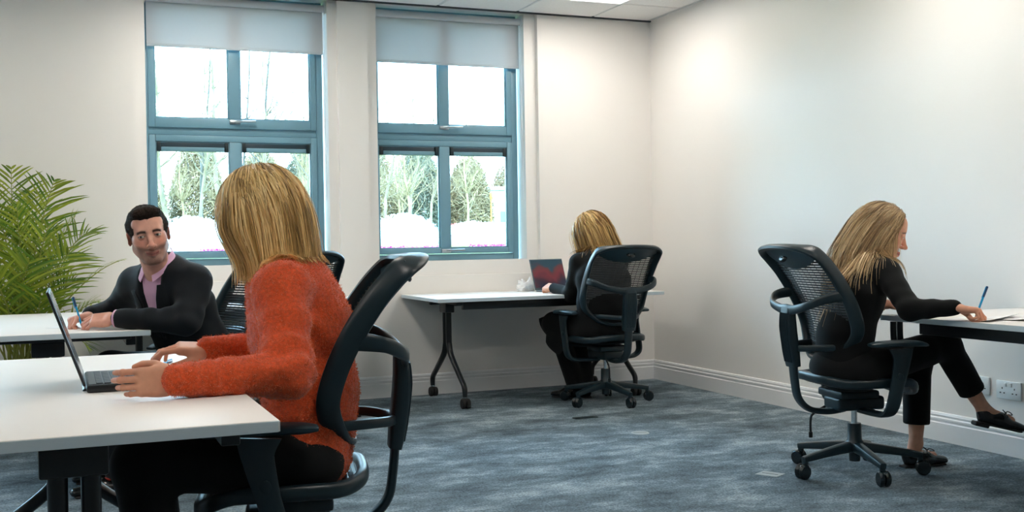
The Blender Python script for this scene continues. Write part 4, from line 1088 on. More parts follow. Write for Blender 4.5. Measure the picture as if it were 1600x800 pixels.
hv, hf, hcol = strand_mesh((hp.reshape(-1, 3)*P.sc @ P.R.T+P.t).reshape(4200, 4, 3), .0008+0*ll[:, 0], np.repeat(tn[:, None], 4, 1), P.R, P.t)
np_mesh('hair_strands', hv-P.base, hf, 'hair_short', ho, col=hcol, kind='stuff')
P.finish()
pt, _ = rhand[1]['index'], 0; tipw = rhand[0] @ (rhand[1]['index'][0]*1.0)+rw; thw = rhand[0] @ rhand[1]['thumb'][0]+rw
grip = (tipw+thw)/2; pen((grip[0]+.006, grip[1]-.012, .7035), (grip[0]-.028, grip[1]+.018, .838), 'bright blue ballpoint pen in the hand of the man in the suit')

# ---- woman at the laptop by the window, from behind
P = Person('woman in a long black coat at the laptop by the window, back turned', (3.2, 6.3, 0))
BF = V3(-.10, .995, 0); BR = V3(.995, .10, 0)
spine = [V3(3.19, 6.27, .49), V3(3.195, 6.27, .64), V3(3.215, 6.31, .80), V3(3.225, 6.355, .91), V3(3.222, 6.39, .985)]
P.head(dict(skin=SKIN_W, brow=lin('#6b4a2c'), fem=True), -24, -28, 8, (3.205, 6.45, 1.100), .98, .005, neck_to=(3.222, 6.39, .97))
ls, le, lw = V3(3.075, 6.36, .905), V3(3.045, 6.42, .70), V3(3.005, 6.625, .738)
rs_, re, rw = V3(3.365, 6.36, .905), V3(3.40, 6.45, .71), V3(3.23, 6.64, .735)
P.hand(lw, (-.15, .98, .06), (-.5, 0, .85), 1, dict(index=(25, 40, 20), middle=(35, 45, 25), ring=(40, 50, 25), pinky=(42, 50, 25)), .95, .0035)
P.hand(rw, (-.2, .98, -.05), (.2, 0, 1), -1, dict(), .95, .0035)
hips = [V3(3.11, 6.27, .48), V3(3.29, 6.27, .48)]; knees = [V3(3.03, 6.64, .505), V3(3.20, 6.66, .505)]; ank = [V3(3.13, 6.55, .09), V3(3.21, 6.57, .09)]
c = torso_field(spine, [(.13, .10), (.12, .09), (.13, .10), (.10, .07), (.045, .045)], BR)
for a, b, d in ((ls, le, lw), (rs_, re, rw)): c.add(p_chain([a, b, d+.15*(b-d)], [.042, .034, .025]), .03)
for h, k, a in zip(hips, knees, ank): c.add(p_chain([h, k, a], [.06, .043, .03]), .03)
P.core(c, *box_of(spine+hips+knees+ank+[ls, le, lw, rs_, re, rw], .12), .013)
bz = torso_field([q-V3(0, .02, 0) for q in spine], [(.180, .125), (.178, .120), (.182, .125), (.140, .09), (.060, .058)], BR, 0, .05)
for a, b, d in ((ls, le, lw), (rs_, re, rw)):
    bz.add(p_cone(spine[3]+(a-spine[3])*.4, a, .072, .058), .04); bz.add(p_chain([a, b], [.059, .050]), .03); bz.add(p_chain([b, d+(b-d)*.08], [.049, .035]), .025)
bz.add(p_cone(hips[0]+V3(-.02, 0, .01), V3(2.985, 6.56, .50), .095, .085), .04)
bz.disp(folds((2, 2, 1), le-ls, 80, .004, le, .12))
bzo, _, _ = P.garment('coat', bz, *box_of(spine+[ls, le, lw, rs_, re, rw, knees[0]], .19), .009, 'black_cloth')
mb = MB()   # the loose front of the coat hanging over the knee to a point
def tail(u, v):
    t0 = V3(2.925, 6.66, .535)*(1-u)+V3(3.045, 6.33, .535)*u+V3(-.01, 0, .03)*math.sin(u*math.pi); zb = np.interp(u, [0, .35, .62, .82, 1], [.43, .385, .305, .40, .45])
    sw_ = V3(-.045, -.03, 0)*math.sin(v*1.5)*math.sin(u*math.pi)+V3(.012, .004, 0)*math.sin(u*11)*v
    return (t0[0]+sw_[0]+(.05*v*v if u < .3 else 0), t0[1]+sw_[1], t0[2]+(zb-t0[2])*v)
mb.grid(tail, 18, 12, .008); P.piece('coat_tail', mb, 'black_cloth', bzo)
tr = legs_field(hips, knees, ank, .085, .065, .060, p_ell(V3(3.2, 6.27, .48), V3(.165, .14, .10)))
P.garment('trousers', tr, *box_of(hips+knees+ank+spine[:1], .15), .011, 'black_cloth')
shoe(P, ank[0]+V3(.0, -.05, -.09), -25, lace=False); shoe(P, ank[1]+V3(.0, -.05, -.09), 5, lace=False)
hc = hair_cap(.013); hc.sub(p_ell((0, .105, -.045), (.062, .075, .10)), .01); Rm, tm = P.R, P.t
cap_o, cV, _ = P.garment('hair', local(hc, Rm, tm, P.sc), *box_of([tm], .17), .007, 'hair', col=None)
a_ = cap_o.data.color_attributes.new('tone', 'FLOAT_COLOR', 'POINT'); a_.data.foreach_set('color', np.tile(np.append(BL_D*.9, 1), len(cap_o.data.vertices)).astype(np.float32))
coll = SDF(); coll.add(local(hair_cap(.015), Rm, tm, P.sc)); coll.add(bz, .02)
N1 = 1900; roots = np.concatenate([scalp_roots(1100, 31, 1.3), back_roots(800, 32)])
ln_h = np.where(np.arange(N1) < 1100, .33, .27)*(1+.06*np.random.RandomState(2).randn(N1)); ln_h[1100:] += (roots[1100:, 2]-.03)*.9
pa = strands(N1, roots, Rm, tm, P.sc, coll, ln_h, 41, 22, 1.0, .010, comb=.2, bias=(.28, -.25, 0), nb=18)
pa += (np.sin(np.linspace(0, 10, 23))[None, :, None]*.006*np.clip(np.linspace(-.3, 1, 23), 0, 1)[None, :, None])*V3(.8, .5, 0)*(1+.3*np.random.RandomState(6).randn(N1, 1, 1))
hair_finish(P, cap_o, pa, .0018, ('#7d5a30', '#c29450', '#ecc684'), .3, .25, 5)
P.finish()

# ---- woman in black at the right-hand wall, legs crossed
P = Person('woman in black with long blonde hair and crossed legs writing at the right wall', (3.14, 3.84, 0))
RF = V3(.97, -.25, 0); RRt = V3(-.25, -.97, 0)
spine = [V3(3.12, 3.84, .48), V3(3.135, 3.84, .62), V3(3.185, 3.835, .78), V3(3.255, 3.83, .885), V3(3.285, 3.835, .955)]
HR = dict(skin=lin('#dba184'), brow=lin('#5b3f28'), fem=True, lip=lin('#b4555c'))
P.head(HR, 127, -20, 0, (3.352, 3.845, 1.062), .99, .0028, neck_to=(3.285, 3.835, .93))
rs_, re, rw = V3(3.235, 3.69, .885), V3(3.195, 3.51, .742), V3(3.282, 3.345, .755)
ls, le, lw = V3(3.29, 3.98, .885), V3(3.33, 4.06, .735), V3(3.42, 3.90, .737)
rhand = P.hand(rw, (.62, -.72, -.12), (.15, -.10, .98), -1, dict(index=(48, 62, 35), middle=(58, 76, 45), ring=(66, 82, 48), pinky=(68, 82, 48), thumb=[(.030, .018, -.010), (.046, .044, -.028), (.040, .066, -.048), (.022, .078, -.060)]), .90)
P.hand(lw, (.93, -.36, 0), (0, 0, 1), 1, dict(), .9, .003)
hips = [V3(3.14, 3.75, .475), V3(3.15, 3.93, .475)]
knees = [V3(3.60, 3.74, .560), V3(3.585, 3.90, .475)]; hem = [V3(3.725, 3.72, .355), V3(3.565, 3.885, .20)]; ank = [V3(3.785, 3.705, .262), V3(3.545, 3.87, .10)]
c = torso_field(spine, [(.13, .10), (.115, .09), (.13, .10), (.10, .07), (.045, .045)], RRt)
for a, b, d in ((ls, le, lw), (rs_, re, rw)): c.add(p_chain([a, b, d], [.036, .026, .022]), .03)
SHO = [(V3(3.735, 3.722, .210), 112, -14), (V3(3.475, 3.885, 0), 97, 0)]
for h, k, e, a, (sp_, sa_, st_) in zip(hips, knees, hem, ank, SHO):
    Rf = frame_from(sa_, st_); c.add(p_chain([h, k, e, a], [.06, .045, .036, .028]), .03); c.add(p_chain([a, sp_+Rf @ V3(0, .055, .055), sp_+Rf @ V3(0, .16, .040)], [.028, .026, .024]), .02); c.add(p_cone(sp_+Rf @ V3(0, .055, .055), sp_+Rf @ V3(0, .035, .040), .026, .022), .015)
P.core(c, *box_of(spine+hips+knees+ank+[ls, le, lw, rs_, re, rw], .16), .007)
tp = torso_field(spine, [(.150, .112), (.136, .104), (.150, .108), (.118, .084), (.062, .058)], RRt, 0, .05)
tp.add(p_cone(spine[3]+(rs_-spine[3])*.4, rs_, .068, .055), .04); tp.add(p_chain([rs_, re], [.055, .045]), .03); tp.add(p_chain([re, rw+(re-rw)*.06], [.045, .032]), .025)
tp.add(p_cone(spine[3]+(ls-spine[3])*.4, ls, .068, .055), .04); tp.add(p_chain([ls, le+(ls-le)*.0], [.055, .045]), .03); tp.add(p_chain([le, le+(lw-le)*.45], [.045, .038]), .025)
tp.disp(folds((2, 2, 1), re-rs_, 80, .0035, re, .12)); tp.disp(folds((5, 2, 1), rw-re, 90, .003, (re+rw)/2, .10))
tpo, _, _ = P.garment('top', tp, *box_of(spine+[ls, le, lw, rs_, re, rw], .17), .0072, 'black_knit')
tr = SDF(); tr.add(p_ell(V3(3.13, 3.84, .475), V3(.14, .165, .10)))
for h, k, e in zip(hips, knees, hem): tr.add(p_chain([h, k], [.088, .066]), .045); tr.add(p_chain([k, e], [.064, .058]), .03)
for e, k in zip(hem, knees):
    d = unit(e-k); tr.sub(lambda Q, e=e, d=d: np.maximum(-((Q-e) @ d)+.012, np.linalg.norm(Q-e, axis=1)-.12), .006)
tr.disp(folds((8, 2, 1), (1, .2, .2), 60, .004, knees[0], .14))
P.garment('trousers', tr, *box_of(hips+knees+hem+spine[:1], .14), .008, 'black_cloth')
shoe(P, V3(3.475, 3.885, 0), 97); shoe(P, V3(3.735, 3.722, .210), 112, pitch=-14)
hc = hair_cap(.008); hc.sub(p_ell((0, .112, -.030), (.060, .066, .092)), .010); Rm, tm = P.R, P.t
cap_o, cV, _ = P.garment('hair', local(hc, Rm, tm, P.sc), *box_of([tm], .17), .005, 'hair')
a_ = cap_o.data.color_attributes.new('tone', 'FLOAT_COLOR', 'POINT'); a_.data.foreach_set('color', np.tile(np.append(BL_M*.8, 1), len(cap_o.data.vertices)).astype(np.float32))
coll = SDF(); coll.add(local(hair_cap(.009), Rm, tm, P.sc)); coll.add(tp, .02)
N1 = 3200; roots = np.concatenate([scalp_roots(1900, 51, 1.4, ymax=.058), back_roots(1300, 52)])
ln_h = np.where(np.arange(N1) < 1900, .46, .40)*(1+.13*np.random.RandomState(2).randn(N1)); ln_h[:1900] -= np.clip((roots[:1900, 1]-.0)/.06, 0, 1)*.20
pa = strands(N1, roots, Rm, tm, P.sc, coll, ln_h, 61, 28, 1.0, .008, comb=.80, bias=(-.55, .22, 0), nb=13)
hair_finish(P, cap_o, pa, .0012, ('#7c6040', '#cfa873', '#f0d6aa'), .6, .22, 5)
d = unit(lw-le)
for q in (.030, .018):
    mb = MB(); cpt = lw-d*q; x = unit(np.cross(d, (0, 0, 1))); y = np.cross(d, x); mb.tube([cpt+(x*math.cos(t_)*.030+y*math.sin(t_)*.025) for t_ in np.linspace(0, 2*math.pi, 20, endpoint=False)], .003, 8, True); o_ = P.piece('bracelet', mb, 'gold')
P.finish()
tipw = rhand[0] @ rhand[1]['index'][0]*.9+rw; thw = rhand[0] @ rhand[1]['thumb'][0]*.9+rw; grip = (tipw+thw)/2
pen((grip[0]-.004, grip[1]+.004, .7035), (grip[0]+.045, grip[1]-.016, .838), 'bright blue ballpoint pen in the hand of the woman at the right wall')

# ------------------------------------------------------------------ chairs in place
chair((3.215, 3.885, 0), -99, 'black mesh office chair of the woman with crossed legs, seen from behind', 47)
chair((3.22, 6.29, 0), 3, 'black mesh office chair at the desk in the corner, its five-star base fully in view', 39)
chair((.545, 2.955, 0), 79, 'black mesh office chair under the woman in the orange sweater, seen from the side', 20)
chair((.60, 5.10, 0), 104, 'black mesh office chair behind the man in the suit', 10)
chair((1.13, 6.12, 0), 8, 'empty black mesh office chair, only its top corner showing behind the orange shoulder', 0)

# ------------------------------------------------------------------ laptops
m = NT('screen_image'); v = m.coords((1, 1, 1), 'Object'); sp = m.n('SeparateXYZ'); m.l(v, sp.inputs[0])
wv = m.noise(m.coords((2.6, 1, 3.5)), 1.6, 2, .5, .6); ad = m.n('Math', operation='ADD'); mu = m.n('Math', operation='MULTIPLY'); mu.inputs[1].default_value = 2.3
m.l(sp.outputs['Z'], mu.inputs[0]); m.l(mu.outputs[0], ad.inputs[0]); m.l(wv, ad.inputs[1])
r = m.ramp(ad.outputs[0], [(.50, srgb('#16264a')), (.62, srgb('#5a1c3a')), (.72, srgb('#a02c40')), (.82, srgb('#8a3a3e')), (.88, srgb('#14566b'))])
m.set(srgb('#0a0c10'), .25); m.l(r.outputs[0], m.b.inputs['Emission Color']); m.b.inputs['Emission Strength'].default_value = .2
plain('screen_off', srgb('#0c1014'), .15, spec=.6)
def laptop(loc, az, tilt, label, w=.325, d=.225, screen='screen_off', body='laptop_black', deck='laptop_deck', th=.018):
    """hinge along local x at the origin, keyboard towards local -y; az: compass of local +y"""
    Lp = thing('laptop', loc, -math.radians(az), label=label, category='laptop', group='laptops')
    mb = MB(); mb.box((0, -d/2, th/2), (w, d, th), .006, 3); base = mb.build('base', body, Lp)
    mb = MB(); mb.box((0, -d/2, th+.0002), (w-.012, d-.010, .0012), .0005, 1); mb.build('deck', deck, base)
    rows = [(15, .0), (14, .0), (13, .006), (12, .010), (11, .014)]
    kw = (w-.05)/15; mbk = MB()
    for rI, (nk, o) in enumerate(rows):
        for k in range(nk): mbk.box((-w/2+.025+kw*(k+.5)+o, -.030-rI*.0185, th+.0018), (kw-.003, .0155, .0022), .0006, 1)
    mbk.box((0, -.030-5*.0185, th+.0018), (.11, .0155, .0022), .0006, 1); mbk.build('keys', 'laptop_key', base, kind='stuff')
    mb = MB(); mb.box((0, -d+.045, th+.0010), (.10, .062, .0010), .0004, 1); mb.build('touchpad', 'laptop_key', base)
    mb = MB(); mb.box((-w/2+.016, -.03, th+.001), (.006, .05, .0012), .0004, 1); mb.build('speaker_strip', 'black_rubber', base)
    lid = thing('lid'); lid.parent = Lp; lid.location = (0, 0, th); lid.rotation_euler = (-math.radians(tilt), 0, 0)
    mb = MB(); mb.box((0, .004, d/2+.002), (w, .007, d+.004), .003, 2); mb.build('lid_shell', body, lid)
    mb = MB(); mb.box((0, .0002, d/2+.006), (w-.012, .0008, d-.016), 0); mb.build('screen', screen, lid, smooth=None)
    mb = MB(); mb.tube([(-w*.35, .002, 0), (w*.35, .002, 0)], .0065, 10); mb.build('hinge', body, Lp)
    return Lp
laptop((.043, 2.935, DH), -90, 19, 'open black laptop on the foreground desk, screen seen edge-on', .33, .235)
laptop((3.165, 6.985, DH), -21.5, 15, 'open laptop with a dark red and blue picture on its screen', .325, .215, 'screen_image', 'badge_grey', 'silver', .012)

# ------------------------------------------------------------------ papers, napkin, pens
def sheet(c, az, w, l, label, curl=0, group='sheets of paper', seed=0, z=DH):
    S = thing('paper', (c[0], c[1], z), -math.radians(az), label=label, category='paper', group=group); mb = MB()
    mb.grid(lambda u, v: ((u-.5)*w, (v-.5)*l, .0014+curl*(max(0, u-.62)/.38)**2*(v*.6+.4)+.0012*math.sin(u*5+seed)*math.sin(v*4)), 10, 12, -.0006); mb.build('sheet', 'paper', S)
    return S
sheet((.10, 5.20), -62, .21, .297, 'sheet of paper under the hands of the man in the suit')
sheet((3.44, 3.385), 70, .21, .297, 'white sheet of paper being written on at the right wall', .018)
sheet((3.60, 3.33), 78, .21, .297, 'second sheet of paper with a lifted edge beside the writing hand', .014, z=DH+.002)
sheet((3.44, 3.73), 60, .15, .21, 'loose folded paper at the near end of the right-hand desk', .045, seed=3)
pad_ = thing('notepad', (3.43, 3.70, DH), -math.radians(64), label='thin dark notepad under the folded paper on the right-hand desk', category='notepad')
mb = MB(); mb.box((0, 0, .0006), (.15, .21, .0010), .0002, 1); mb.build('cover', 'pen_dark', pad_)
bp = np.array([.235, 3.275, DH+.0045]); pen(bp, bp+V3(.055, .125, 0), 'blue pen lying behind the keyboard of the foreground laptop')
# crumpled paper napkin
f = SDF(); f.add(p_ell((0, 0, .022), (.048, .034, .026))); rg = np.random.RandomState(8)
for x, y, z, r_ in ((-.036, 0, .062, .006), (-.012, .008, .070, .005), (.012, -.006, .050, .006), (.034, .004, .082, .005), (.046, -.01, .055, .005), (-.048, -.01, .035, .006)): f.add(p_cone((x*.6, y, .015), (x, y, z), .024, r_), .008)
f.disp(lambda Q: .006*np.abs(vnoise(Q*70))-.003+.003*vnoise(Q*140)); f.cut(lambda Q: -Q[:, 2]+.001, .002)
V, F = mesh_sdf(f, (-.085, -.07, -.01), (.085, .07, .11), .003); np_ = np_mesh('paper_napkin', V, F, 'paper', None, smooth=False, label='crumpled white paper napkin beside the laptop under the window', category='napkin'); np_.location = (3.0, 7.08, DH); np_.scale = (1.25, 1.2, 1.15)

# ------------------------------------------------------------------ outlets and tape on the floor
def plate(name, c, az, w, d, mat, label, cat_, h=.004, oval=False):
    T = thing(name, (c[0], c[1], 0), -math.radians(az), label=label, category=cat_); mb = MB()
    if oval: mb.lathe([(w/2, 0), (w/2, h*.5), (w/2*.94, h)], 28, Matrix.Diagonal((1, d/w, 1, 1))); mb.build('disc', mat, T)
    else: mb.box((0, 0, h/2), (w, d, h), h*.3, 1); mb.build('cover', mat, T)
    mb = MB(); mb.box((0, 0, h+.0004), (w*.72, .003, .0008), 0); mb.build('slot', 'black_rubber', T, smooth=None)
    return T
plain('tag_grey', srgb('#9aa4a8'), .6)
plate('floor_outlet', (2.83, 5.80), 0, .145, .05, 'black_plastic', 'dark floor outlet cover in the carpet before the corner chair', 'outlet', .005)
plate('floor_disc', (2.865, 5.20), 20, .10, .10, 'tag_grey', 'round grey cover disc in the middle of the carpet', 'cover', .004, True)
plate('floor_tag', (2.87, 4.03), 62, .105, .085, 'tag_grey', 'pale square tag on the carpet beside the chair casters on the right', 'tag', .0015)

# ------------------------------------------------------------------ areca palm behind the man's desk
m = NT('palm_leaf'); m.set(rough=.45, spec=.4); a = m.n('Attribute'); a.attribute_name = 'tone'; m.l(a.outputs['Color'], m.b.inputs['Base Color'])
m.b.inputs['Transmission Weight'].default_value = 0
PX, PY = -.235, 6.78
palm = thing('areca_palm', (PX, PY, 0), label='tall bushy areca palm with arching green fronds behind the desks', category='plant')
mb = MB(); mb.lathe([(.0, 0), (.15, 0), (.19, .30), (.195, .31), (.175, .31), (.165, .28), (0, .28)], 28); pot = mb.build('pot', 'pot_grey', palm)
mb = MB(); mb.lathe([(.0, .27), (.165, .275), (.0, .285)], 24); mb.build('soil', 'soil', pot)
def frond(base, tip, arch, n, leaf, seed, wid=.017, up=.35, tone=1.0):
    """rachis from base to tip rising by arch in the middle; n leaflet pairs of length leaf"""
    rg = np.random.RandomState(seed); b = np.array(base); t = np.array(tip); mid = b*.42+t*.58+V3(0, 0, arch); U = np.linspace(0, 1, 30)[:, None]
    C = (1-U)**2*b+2*U*(1-U)*mid+U*U*t; T = np.gradient(C, axis=0); T /= np.linalg.norm(T, axis=1)[:, None]
    mb = MB(); mb.tube(C, [.0065, .005, .0035, .0018], 6); nst = len(mb.v); cols = [lin('#8c9140')*tone]*nst
    side = unit(np.cross(T[15], (0, 0, 1))+.35*rg.randn(3)*.5)
    for k in range(n):
        s = .26+.74*(k/(n-1))**.9; i = min(28, int(s*29)); p = C[i]+(C[i+1]-C[i])*(s*29-i); tv = T[i]; sv = unit(side-tv*side.dot(tv)); nv = np.cross(sv, tv); nv = nv if nv[2] > 0 else -nv
        ll = leaf*(math.sin(math.pi*min(1, .18+.80*(k/(n-1))))**.7)*(.9+.2*rg.rand())
        for q in (-1, 1):
            d = unit(tv*(.75+.5*k/n)+sv*q*1.0+nv*up*(1-.4*k/n)+rg.randn(3)*.07); w = np.cross(d, nv); w = unit(w); wl = wid*(.85+.3*rg.rand()); vs_ = []
            for e, ww in ((0, .35), (.25, 1), (.6, .85), (.88, .42), (1, .03)):
                c_ = p+d*ll*e+V3(0, 0, -1)*ll*.22*e*e; vs_ += [c_-w*wl*ww*.5+nv*wl*.12*ww, c_, c_+w*wl*ww*.5+nv*wl*.12*ww]
            F = []
            for e in range(4): o = e*3; F += [[o, o+1, o+4, o+3], [o+1, o+2, o+5, o+4]]
            mb.add(vs_, F); u_ = rg.rand(); cc = (lin('#50791a')*(1-u_)+lin('#a4ae34')*u_)*tone*(.8+.4*rg.rand()); cols += [cc]*len(vs_)
    o = np_mesh_any('frond', mb, 'palm_leaf', palm, np.array(cols))
    return o
def np_mesh_any(name, mb, mat, parent, col):
    me = bpy.data.meshes.new(name); me.from_pydata(mb.v, [], mb.f); me.materials.append(MATS[mat]); a = me.color_attributes.new('tone', 'FLOAT_COLOR', 'POINT')
    c4 = np.ones((len(mb.v), 4), np.float32); c4[:, :3] = col; a.data.foreach_set('color', c4.reshape(-1)); me.shade_smooth(); return link(name, me, parent)
FR = [((-.03, -.05, 1.50), .10, .30), ((.19, -.08, 1.43), .18, .30), ((.10, -.02, 1.36), .12, .30), ((.36, -.10, 1.13), .32, .30), ((.55, -.12, .98), .20, .16), ((.40, -.15, .74), .16, .18),
      ((-.10, -.12, 1.26), .12, .30), ((-.20, .02, 1.40), .10, .3), ((-.42, -.06, 1.30), .22, .3), ((.26, -.20, 1.02), .22, .28), ((.16, -.24, 1.18), .12, .28), ((-.32, -.25, 1.10), .2, .28), ((-.5, -.1, 1.0), .26, .28),
      ((.06, -.30, .98), .18, .28), ((-.14, -.30, .92), .18, .28), ((.30, .08, 1.24), .16, .28), ((-.02, .12, 1.30), .06, .28), ((.28, -.10, .86), .18, .24), ((-.25, .14, 1.15), .12, .26), ((.36, -.12, .48), .26, .20), ((.46, .05, .66), .26, .18), ((-.4, -.2, .75), .25, .25), ((.0, -.2, 1.28), .06, .28), ((.12, -.32, .78), .2, .24)]
rg = np.random.RandomState(17)
for k, (tip, arch, leaf) in enumerate(FR):
    bx, by = (rg.rand(2)-.5)*.16; frond((bx, by, .28), tip, arch*.9+.05, 20 if leaf > .2 else 15, leaf*1.05, 100+k, .0125 if leaf > .2 else .010)
for k in range(9):
    bx, by = (rg.rand(2)-.5)*.20; q = rg.randn(2)*.05; mb = MB(); mb.tube([(bx, by, .27), (bx+q[0]*.4, by+q[1]*.4, .5), (bx+q[0], by+q[1], .78)], [.011, .010, .006], 8); mb.build('cane', 'stem_green', palm)

# ------------------------------------------------------------------ the garden outside the windows
m = NT('grass'); m.set(rough=.9, spec=.1); v = m.coords(); r = m.ramp(m.noise(v, .8, 5), [(.3, srgb('#4a5a22')), (.7, srgb('#7b8440'))]); m.l(r.outputs[0], m.b.inputs['Base Color'])
plain('bark_pale', srgb('#6a6250'), .9, var=.25, vscale=3); plain('bark_grey', srgb('#454440'), .9, var=.25, vscale=3)
plain('brush', srgb('#75694f'), .9, var=.3, vscale=2); plain('evergreen', srgb('#4f5648'), .9, var=.35, vscale=2); plain('haze_white', srgb('#a7b0b5'), .8, var=.03); plain('flower_pink', srgb('#a83a86'), .7, var=.2, vscale=5)
plain('facade_white', srgb('#a9aaa9'), .7, var=.02, vscale=.5); plain('facade_glass', srgb('#3d6a72'), .15); plain('barrier_red', srgb('#8f2a1d'), .6); plain('post_orange', srgb('#9a6a28'), .6)
def gz(y): return float(np.interp(y, [7.6, 9, 21, 30, 60, 120], [-.15, -.1, .90, 1.25, 1.7, 2.0]))
ysg = [7.57, 9, 13, 17, 21, 25, 30, 40, 60, 120]; V = []; F = []
for y in ysg: V += [(-30, y, gz(y)), (60, y, gz(y))]
for i in range(len(ysg)-1): F.append([2*i, 2*i+1, 2*i+3, 2*i+2])
mb = MB(); mb.add(V, F); mb.build('ground', 'grass', None, None, kind='structure')
def tree_mesh(seed, H, r0, twigs, lean):
    rg = np.random.RandomState(seed); mb = MB(); top = V3(lean*H, rg.randn()*.2, H); pts = [V3(0, 0, -.1)]+[V3(0, 0, 0)*(1-q)+top*q+rg.randn(3)*.06*H*.25*V3(1, 1, 0) for q in (.25, .5, .75)]+[top]
    trunk = cat(pts, 3); mb.tube(trunk, [r0, r0*.75, r0*.5, r0*.2], 6)
    def grow(p, d, L, r, depth):
        q = [p]; 
        for k in range(3): d = unit(d+rg.randn(3)*.16+V3(0, 0, .10)); q.append(q[-1]+d*L/3)
        mb.tube(q, [r, r*.35], 4 if depth == 0 else 3, caps=False)
        if depth < 2:
            for k in range(4 if depth == 0 else 3): i = rg.randint(1, 4); grow(q[i], unit(d+rg.randn(3)*.55), L*(.42+.25*rg.rand()), r*.45, depth+1)
    for k in range(twigs):
        s = .22+.76*rg.rand(); i = int(s*(len(trunk)-1)); a = rg.rand()*6.28; grow(trunk[i], unit(V3(math.cos(a), math.sin(a), .7+.5*rg.rand())), H*.24*(1.15-s), r0*.30*(1.1-s)+.004, 0)
    return mb
kinds = []
for k, (H, r0, tw, ln, mt) in enumerate([(7.4, .050, 34, .04, 'bark_grey'), (6.2, .085, 26, -.08, 'bark_pale'), (5.0, .06, 30, .05, 'bark_pale'), (3.9, .05, 34, .0, 'brush'), (8.2, .055, 30, .07, 'bark_grey')]):
    t0 = thing('bare_tree'); o = tree_mesh(300+k, H, r0, tw, ln).build('trunk_and_branches', mt, t0, None); kinds.append((t0, o))
rg = np.random.RandomState(23); spots = []
for (x, y, k) in [(2.1, 27, 1), (2.75, 31, 1), (3.2, 29, 2), (3.75, 33, 0), (4.1, 30, 1), (4.5, 28, 2), (1.6, 30, 2), (5.5, 33, 4), (6.4, 31, 0), (5.9, 29, 2), (5.1, 35, 0), (2.4, 34, 3), (3.5, 36, 3), (4.7, 37, 3), (6.2, 37, 3),
                  (7.9, 30, 2), (8.3, 34, 3), (8.8, 29, 3), (9.3, 33, 2), (9.8, 36, 3), (10.4, 34, 2), (10.9, 37, 3), (11.6, 39, 3), (12.4, 38, 2), (7.4, 36, 3), (8.0, 38, 3), (13.4, 40, 3), (15.2, 57, 2), (17.6, 58, 2), (20.0, 57, 3), (22.4, 58, 2), (24.6, 57, 3), (12.0, 33, 3), (1.0, 34, 3), (6.9, 33, 3)]:
    spots.append((x, y, k))
used_t = set(); words = ['tall grey bare tree', 'leaning pale bare tree', 'slim pale bare tree', 'low bushy bare tree', 'tall swaying bare tree']
for n_, (x, y, k) in enumerate(spots):
    o = kinds[k][0] if k not in used_t else copy_tree(kinds[k][0]); used_t.add(k)
    o.location = (x, y, gz(y)-.05); o.rotation_euler = (0, 0, rg.rand()*.8-.4); o.scale = (1, 1, .92+.16*rg.rand())
    o['label'] = words[k]+(' in the wood outside the window behind the orange sweater' if x/y < .2 else ' in the wood outside the window nearest the corner'); o['category'] = 'tree'; o['group'] = words[k]+'s outside'
def shrub(x, y, w, h, mat, label, name, seed, n=900, leaf=.10, group='shrubs outside', mound=False, thin=.3):
    rg = np.random.RandomState(seed); S = thing(name, (x, y, gz(y)), label=label, category='shrub', group=group)
    d = rg.randn(n, 3); d /= np.linalg.norm(d, axis=1)[:, None]; d[:, 2] = abs(d[:, 2]); P = d*(.55+.45*rg.rand(n, 1)**.5)*V3(w/2, w/2, h); a = rg.randn(n, 3); a /= np.linalg.norm(a, axis=1)[:, None]; b = np.cross(a, rg.randn(n, 3)); b /= np.linalg.norm(b, axis=1)[:, None]
    l = leaf*(.6+.8*rg.rand(n, 1)); V = np.stack([P-a*l*.5, P+b*l*thin, P+a*l*.5, P-b*l*thin], 1).reshape(-1, 3); o = np_mesh('foliage', V, np.arange(4*n).reshape(-1, 4), mat, S, smooth=False, kind='stuff')
    mb = MB()
    for k in range(5): q = rg.randn(2)*w*.12*(.3 if mound else 1);  mb.tube([(0, 0, -.05), (q[0], q[1], h*.4), (q[0]*2, q[1]*2, h*(.5 if mound else .85))], [.03, .02, .008], 5)
    mb.build('stems', 'bark_grey', S)
    if mound:
        f = SDF(); f.add(p_ell((0, 0, 0), (w*.46, w*.40, h*.92))); f.disp(lambda Q: .10*vnoise(Q*3.1)+.05*vnoise(Q*8)); V, F = mesh_sdf(f, (-w*.7, -w*.6, -.1), (w*.7, w*.6, h*1.3), .06); np_mesh('haze_mass', V, F, mat, S)  # solid pale mass shaped to read as soft haze
for k, (x, y, w, h) in enumerate([(2.4, 40, 2.1, 3.3), (4.5, 41, 2.1, 3.7), (6.6, 40, 2.1, 3.2), (8.7, 42, 2.1, 3.6), (10.8, 40, 2.1, 3.5), (12.9, 41, 2.1, 3.8), (15.0, 41, 2.0, 3.2), (17.5, 55, 2.4, 4.2), (20.0, 55, 2.4, 3.9), (22.5, 55, 2.4, 4.1)]):
    shrub(x, y, w, h, 'evergreen' if k in (3, 5) else 'brush', ('dark evergreen' if k in (3, 5) else 'pale brown')+(' thicket behind the trees outside the window behind the orange sweater' if x/y < .24 else ' thicket behind the trees outside the window nearest the corner'), 'thicket', 400+k, 7500, .46, ('dark' if k in (3, 5) else 'pale')+' thickets behind the trees', thin=.035)
for k, (x, y, w, h, lb) in enumerate([(7.2, 24, 1.9, .75, 'white mound standing in for haze low in the left pane of the corner window'), (9.1, 24.5, 2.0, .55, 'white mound standing in for haze low in the right pane of the corner window'), (2.4, 23.5, 2.0, .72, 'white mound standing in for haze outside beside the head of the man in the suit'), (4.6, 24, 1.6, .5, 'white mound standing in for haze outside behind the orange sweater')]):  # white mounds put in place of the haze low in the panes
    shrub(x, y, w, h, 'haze_white', lb, 'haze_mound', 420+k, 3000, .05, mound=True)
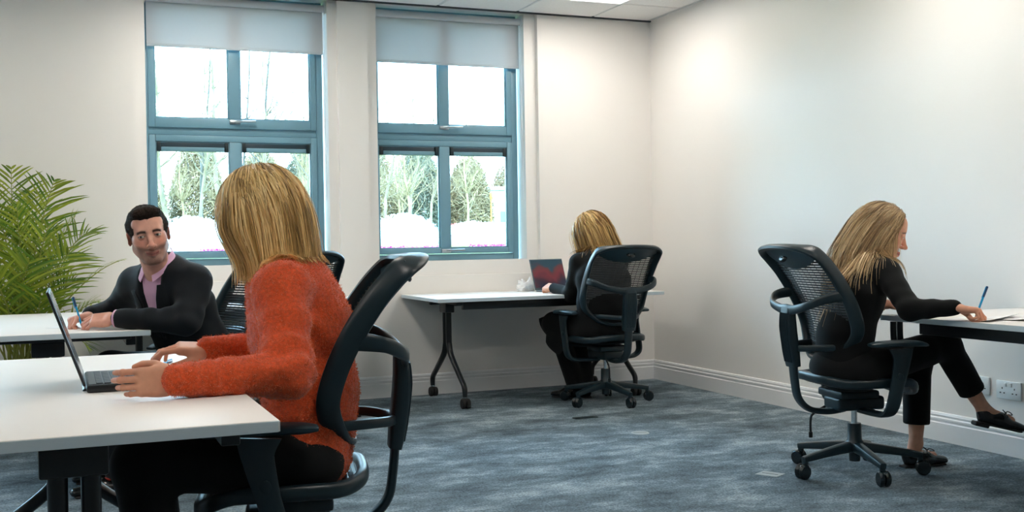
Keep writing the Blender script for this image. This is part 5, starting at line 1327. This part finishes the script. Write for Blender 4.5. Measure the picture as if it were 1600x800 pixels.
# flower beds along the lawn
for k, (x0, x1, y, lb) in enumerate([(5.6, 7.4, 21.3, 'low pink flower bed outside the corner window'), (8.0, 9.2, 21.6, 'low pink flower bed outside the right half of the corner window'), (2.4, 3.2, 21.3, 'low pink flower bed outside the window behind the man')]):
    n = 700; rg = np.random.RandomState(50+k); P = np.stack([x0+(x1-x0)*rg.rand(n), y+.5*rg.rand(n), gz(y)+.10*rg.rand(n)**2], 1); a = rg.randn(n, 3); a /= np.linalg.norm(a, axis=1)[:, None]; b = np.cross(a, rg.randn(n, 3)); b /= np.linalg.norm(b, axis=1)[:, None]
    V = np.stack([P-a*.03, P+b*.025, P+a*.03, P-b*.025], 1).reshape(-1, 3); np_mesh('flower_bed', V, np.arange(4*n).reshape(-1, 4), 'flower_pink', None, smooth=False, kind='stuff', label=lb, category='flowers')
# white flat-roofed building to the right
B = thing('building', (15.95, 45, gz(45)), math.radians(6), label='white flat-roofed building seen through the corner window', category='building')
h = 3.40-gz(45)
mb = MB(); mb.span((0, 0, 0), (12, 7, h), .02); mb.build('wall', 'facade_white', B, None)
mb = MB(); mb.span((-.15, -.15, h), (12.1, 7.1, h+.16), .02); mb.build('roof_edge', 'facade_white', B, None)
for k, x in enumerate((.35, 2.0, 3.2, 4.6, 6.0)):
    mb = MB(); mb.span((x, -.05, .45), (x+.8, .02, 1.05), .01); w_ = mb.build('window', 'facade_white', B, None); mb = MB(); mb.span((x+.06, -.07, .51), (x+.74, -.04, .99)); mb.build('pane', 'facade_glass', w_, None)
T = thing('barrier', (10.15, 30, gz(30)), label='red barrier fence outside by the corner window', category='fence')
for z in (.10, .28): mb = MB(); mb.box((.4, 0, z+.05), (.95, .04, .09), .005); mb.build('rail', 'barrier_red', T)
for x in (0, .4, .8): mb = MB(); mb.box((x, .03, .19), (.06, .05, .42), .005); mb.build('post', 'barrier_red', T)
T = thing('marker_post', (14.0, 36, gz(36)), label='tall thin orange marker post before the white building', category='post'); mb = MB(); mb.tube([(0, 0, 0), (0, 0, 1.45)], .025, 10); mb.build('shaft', 'post_orange', T); mb = MB(); mb.box((0, 0, 1.40), (.10, .05, .22), .02); mb.build('head', 'post_orange', T)
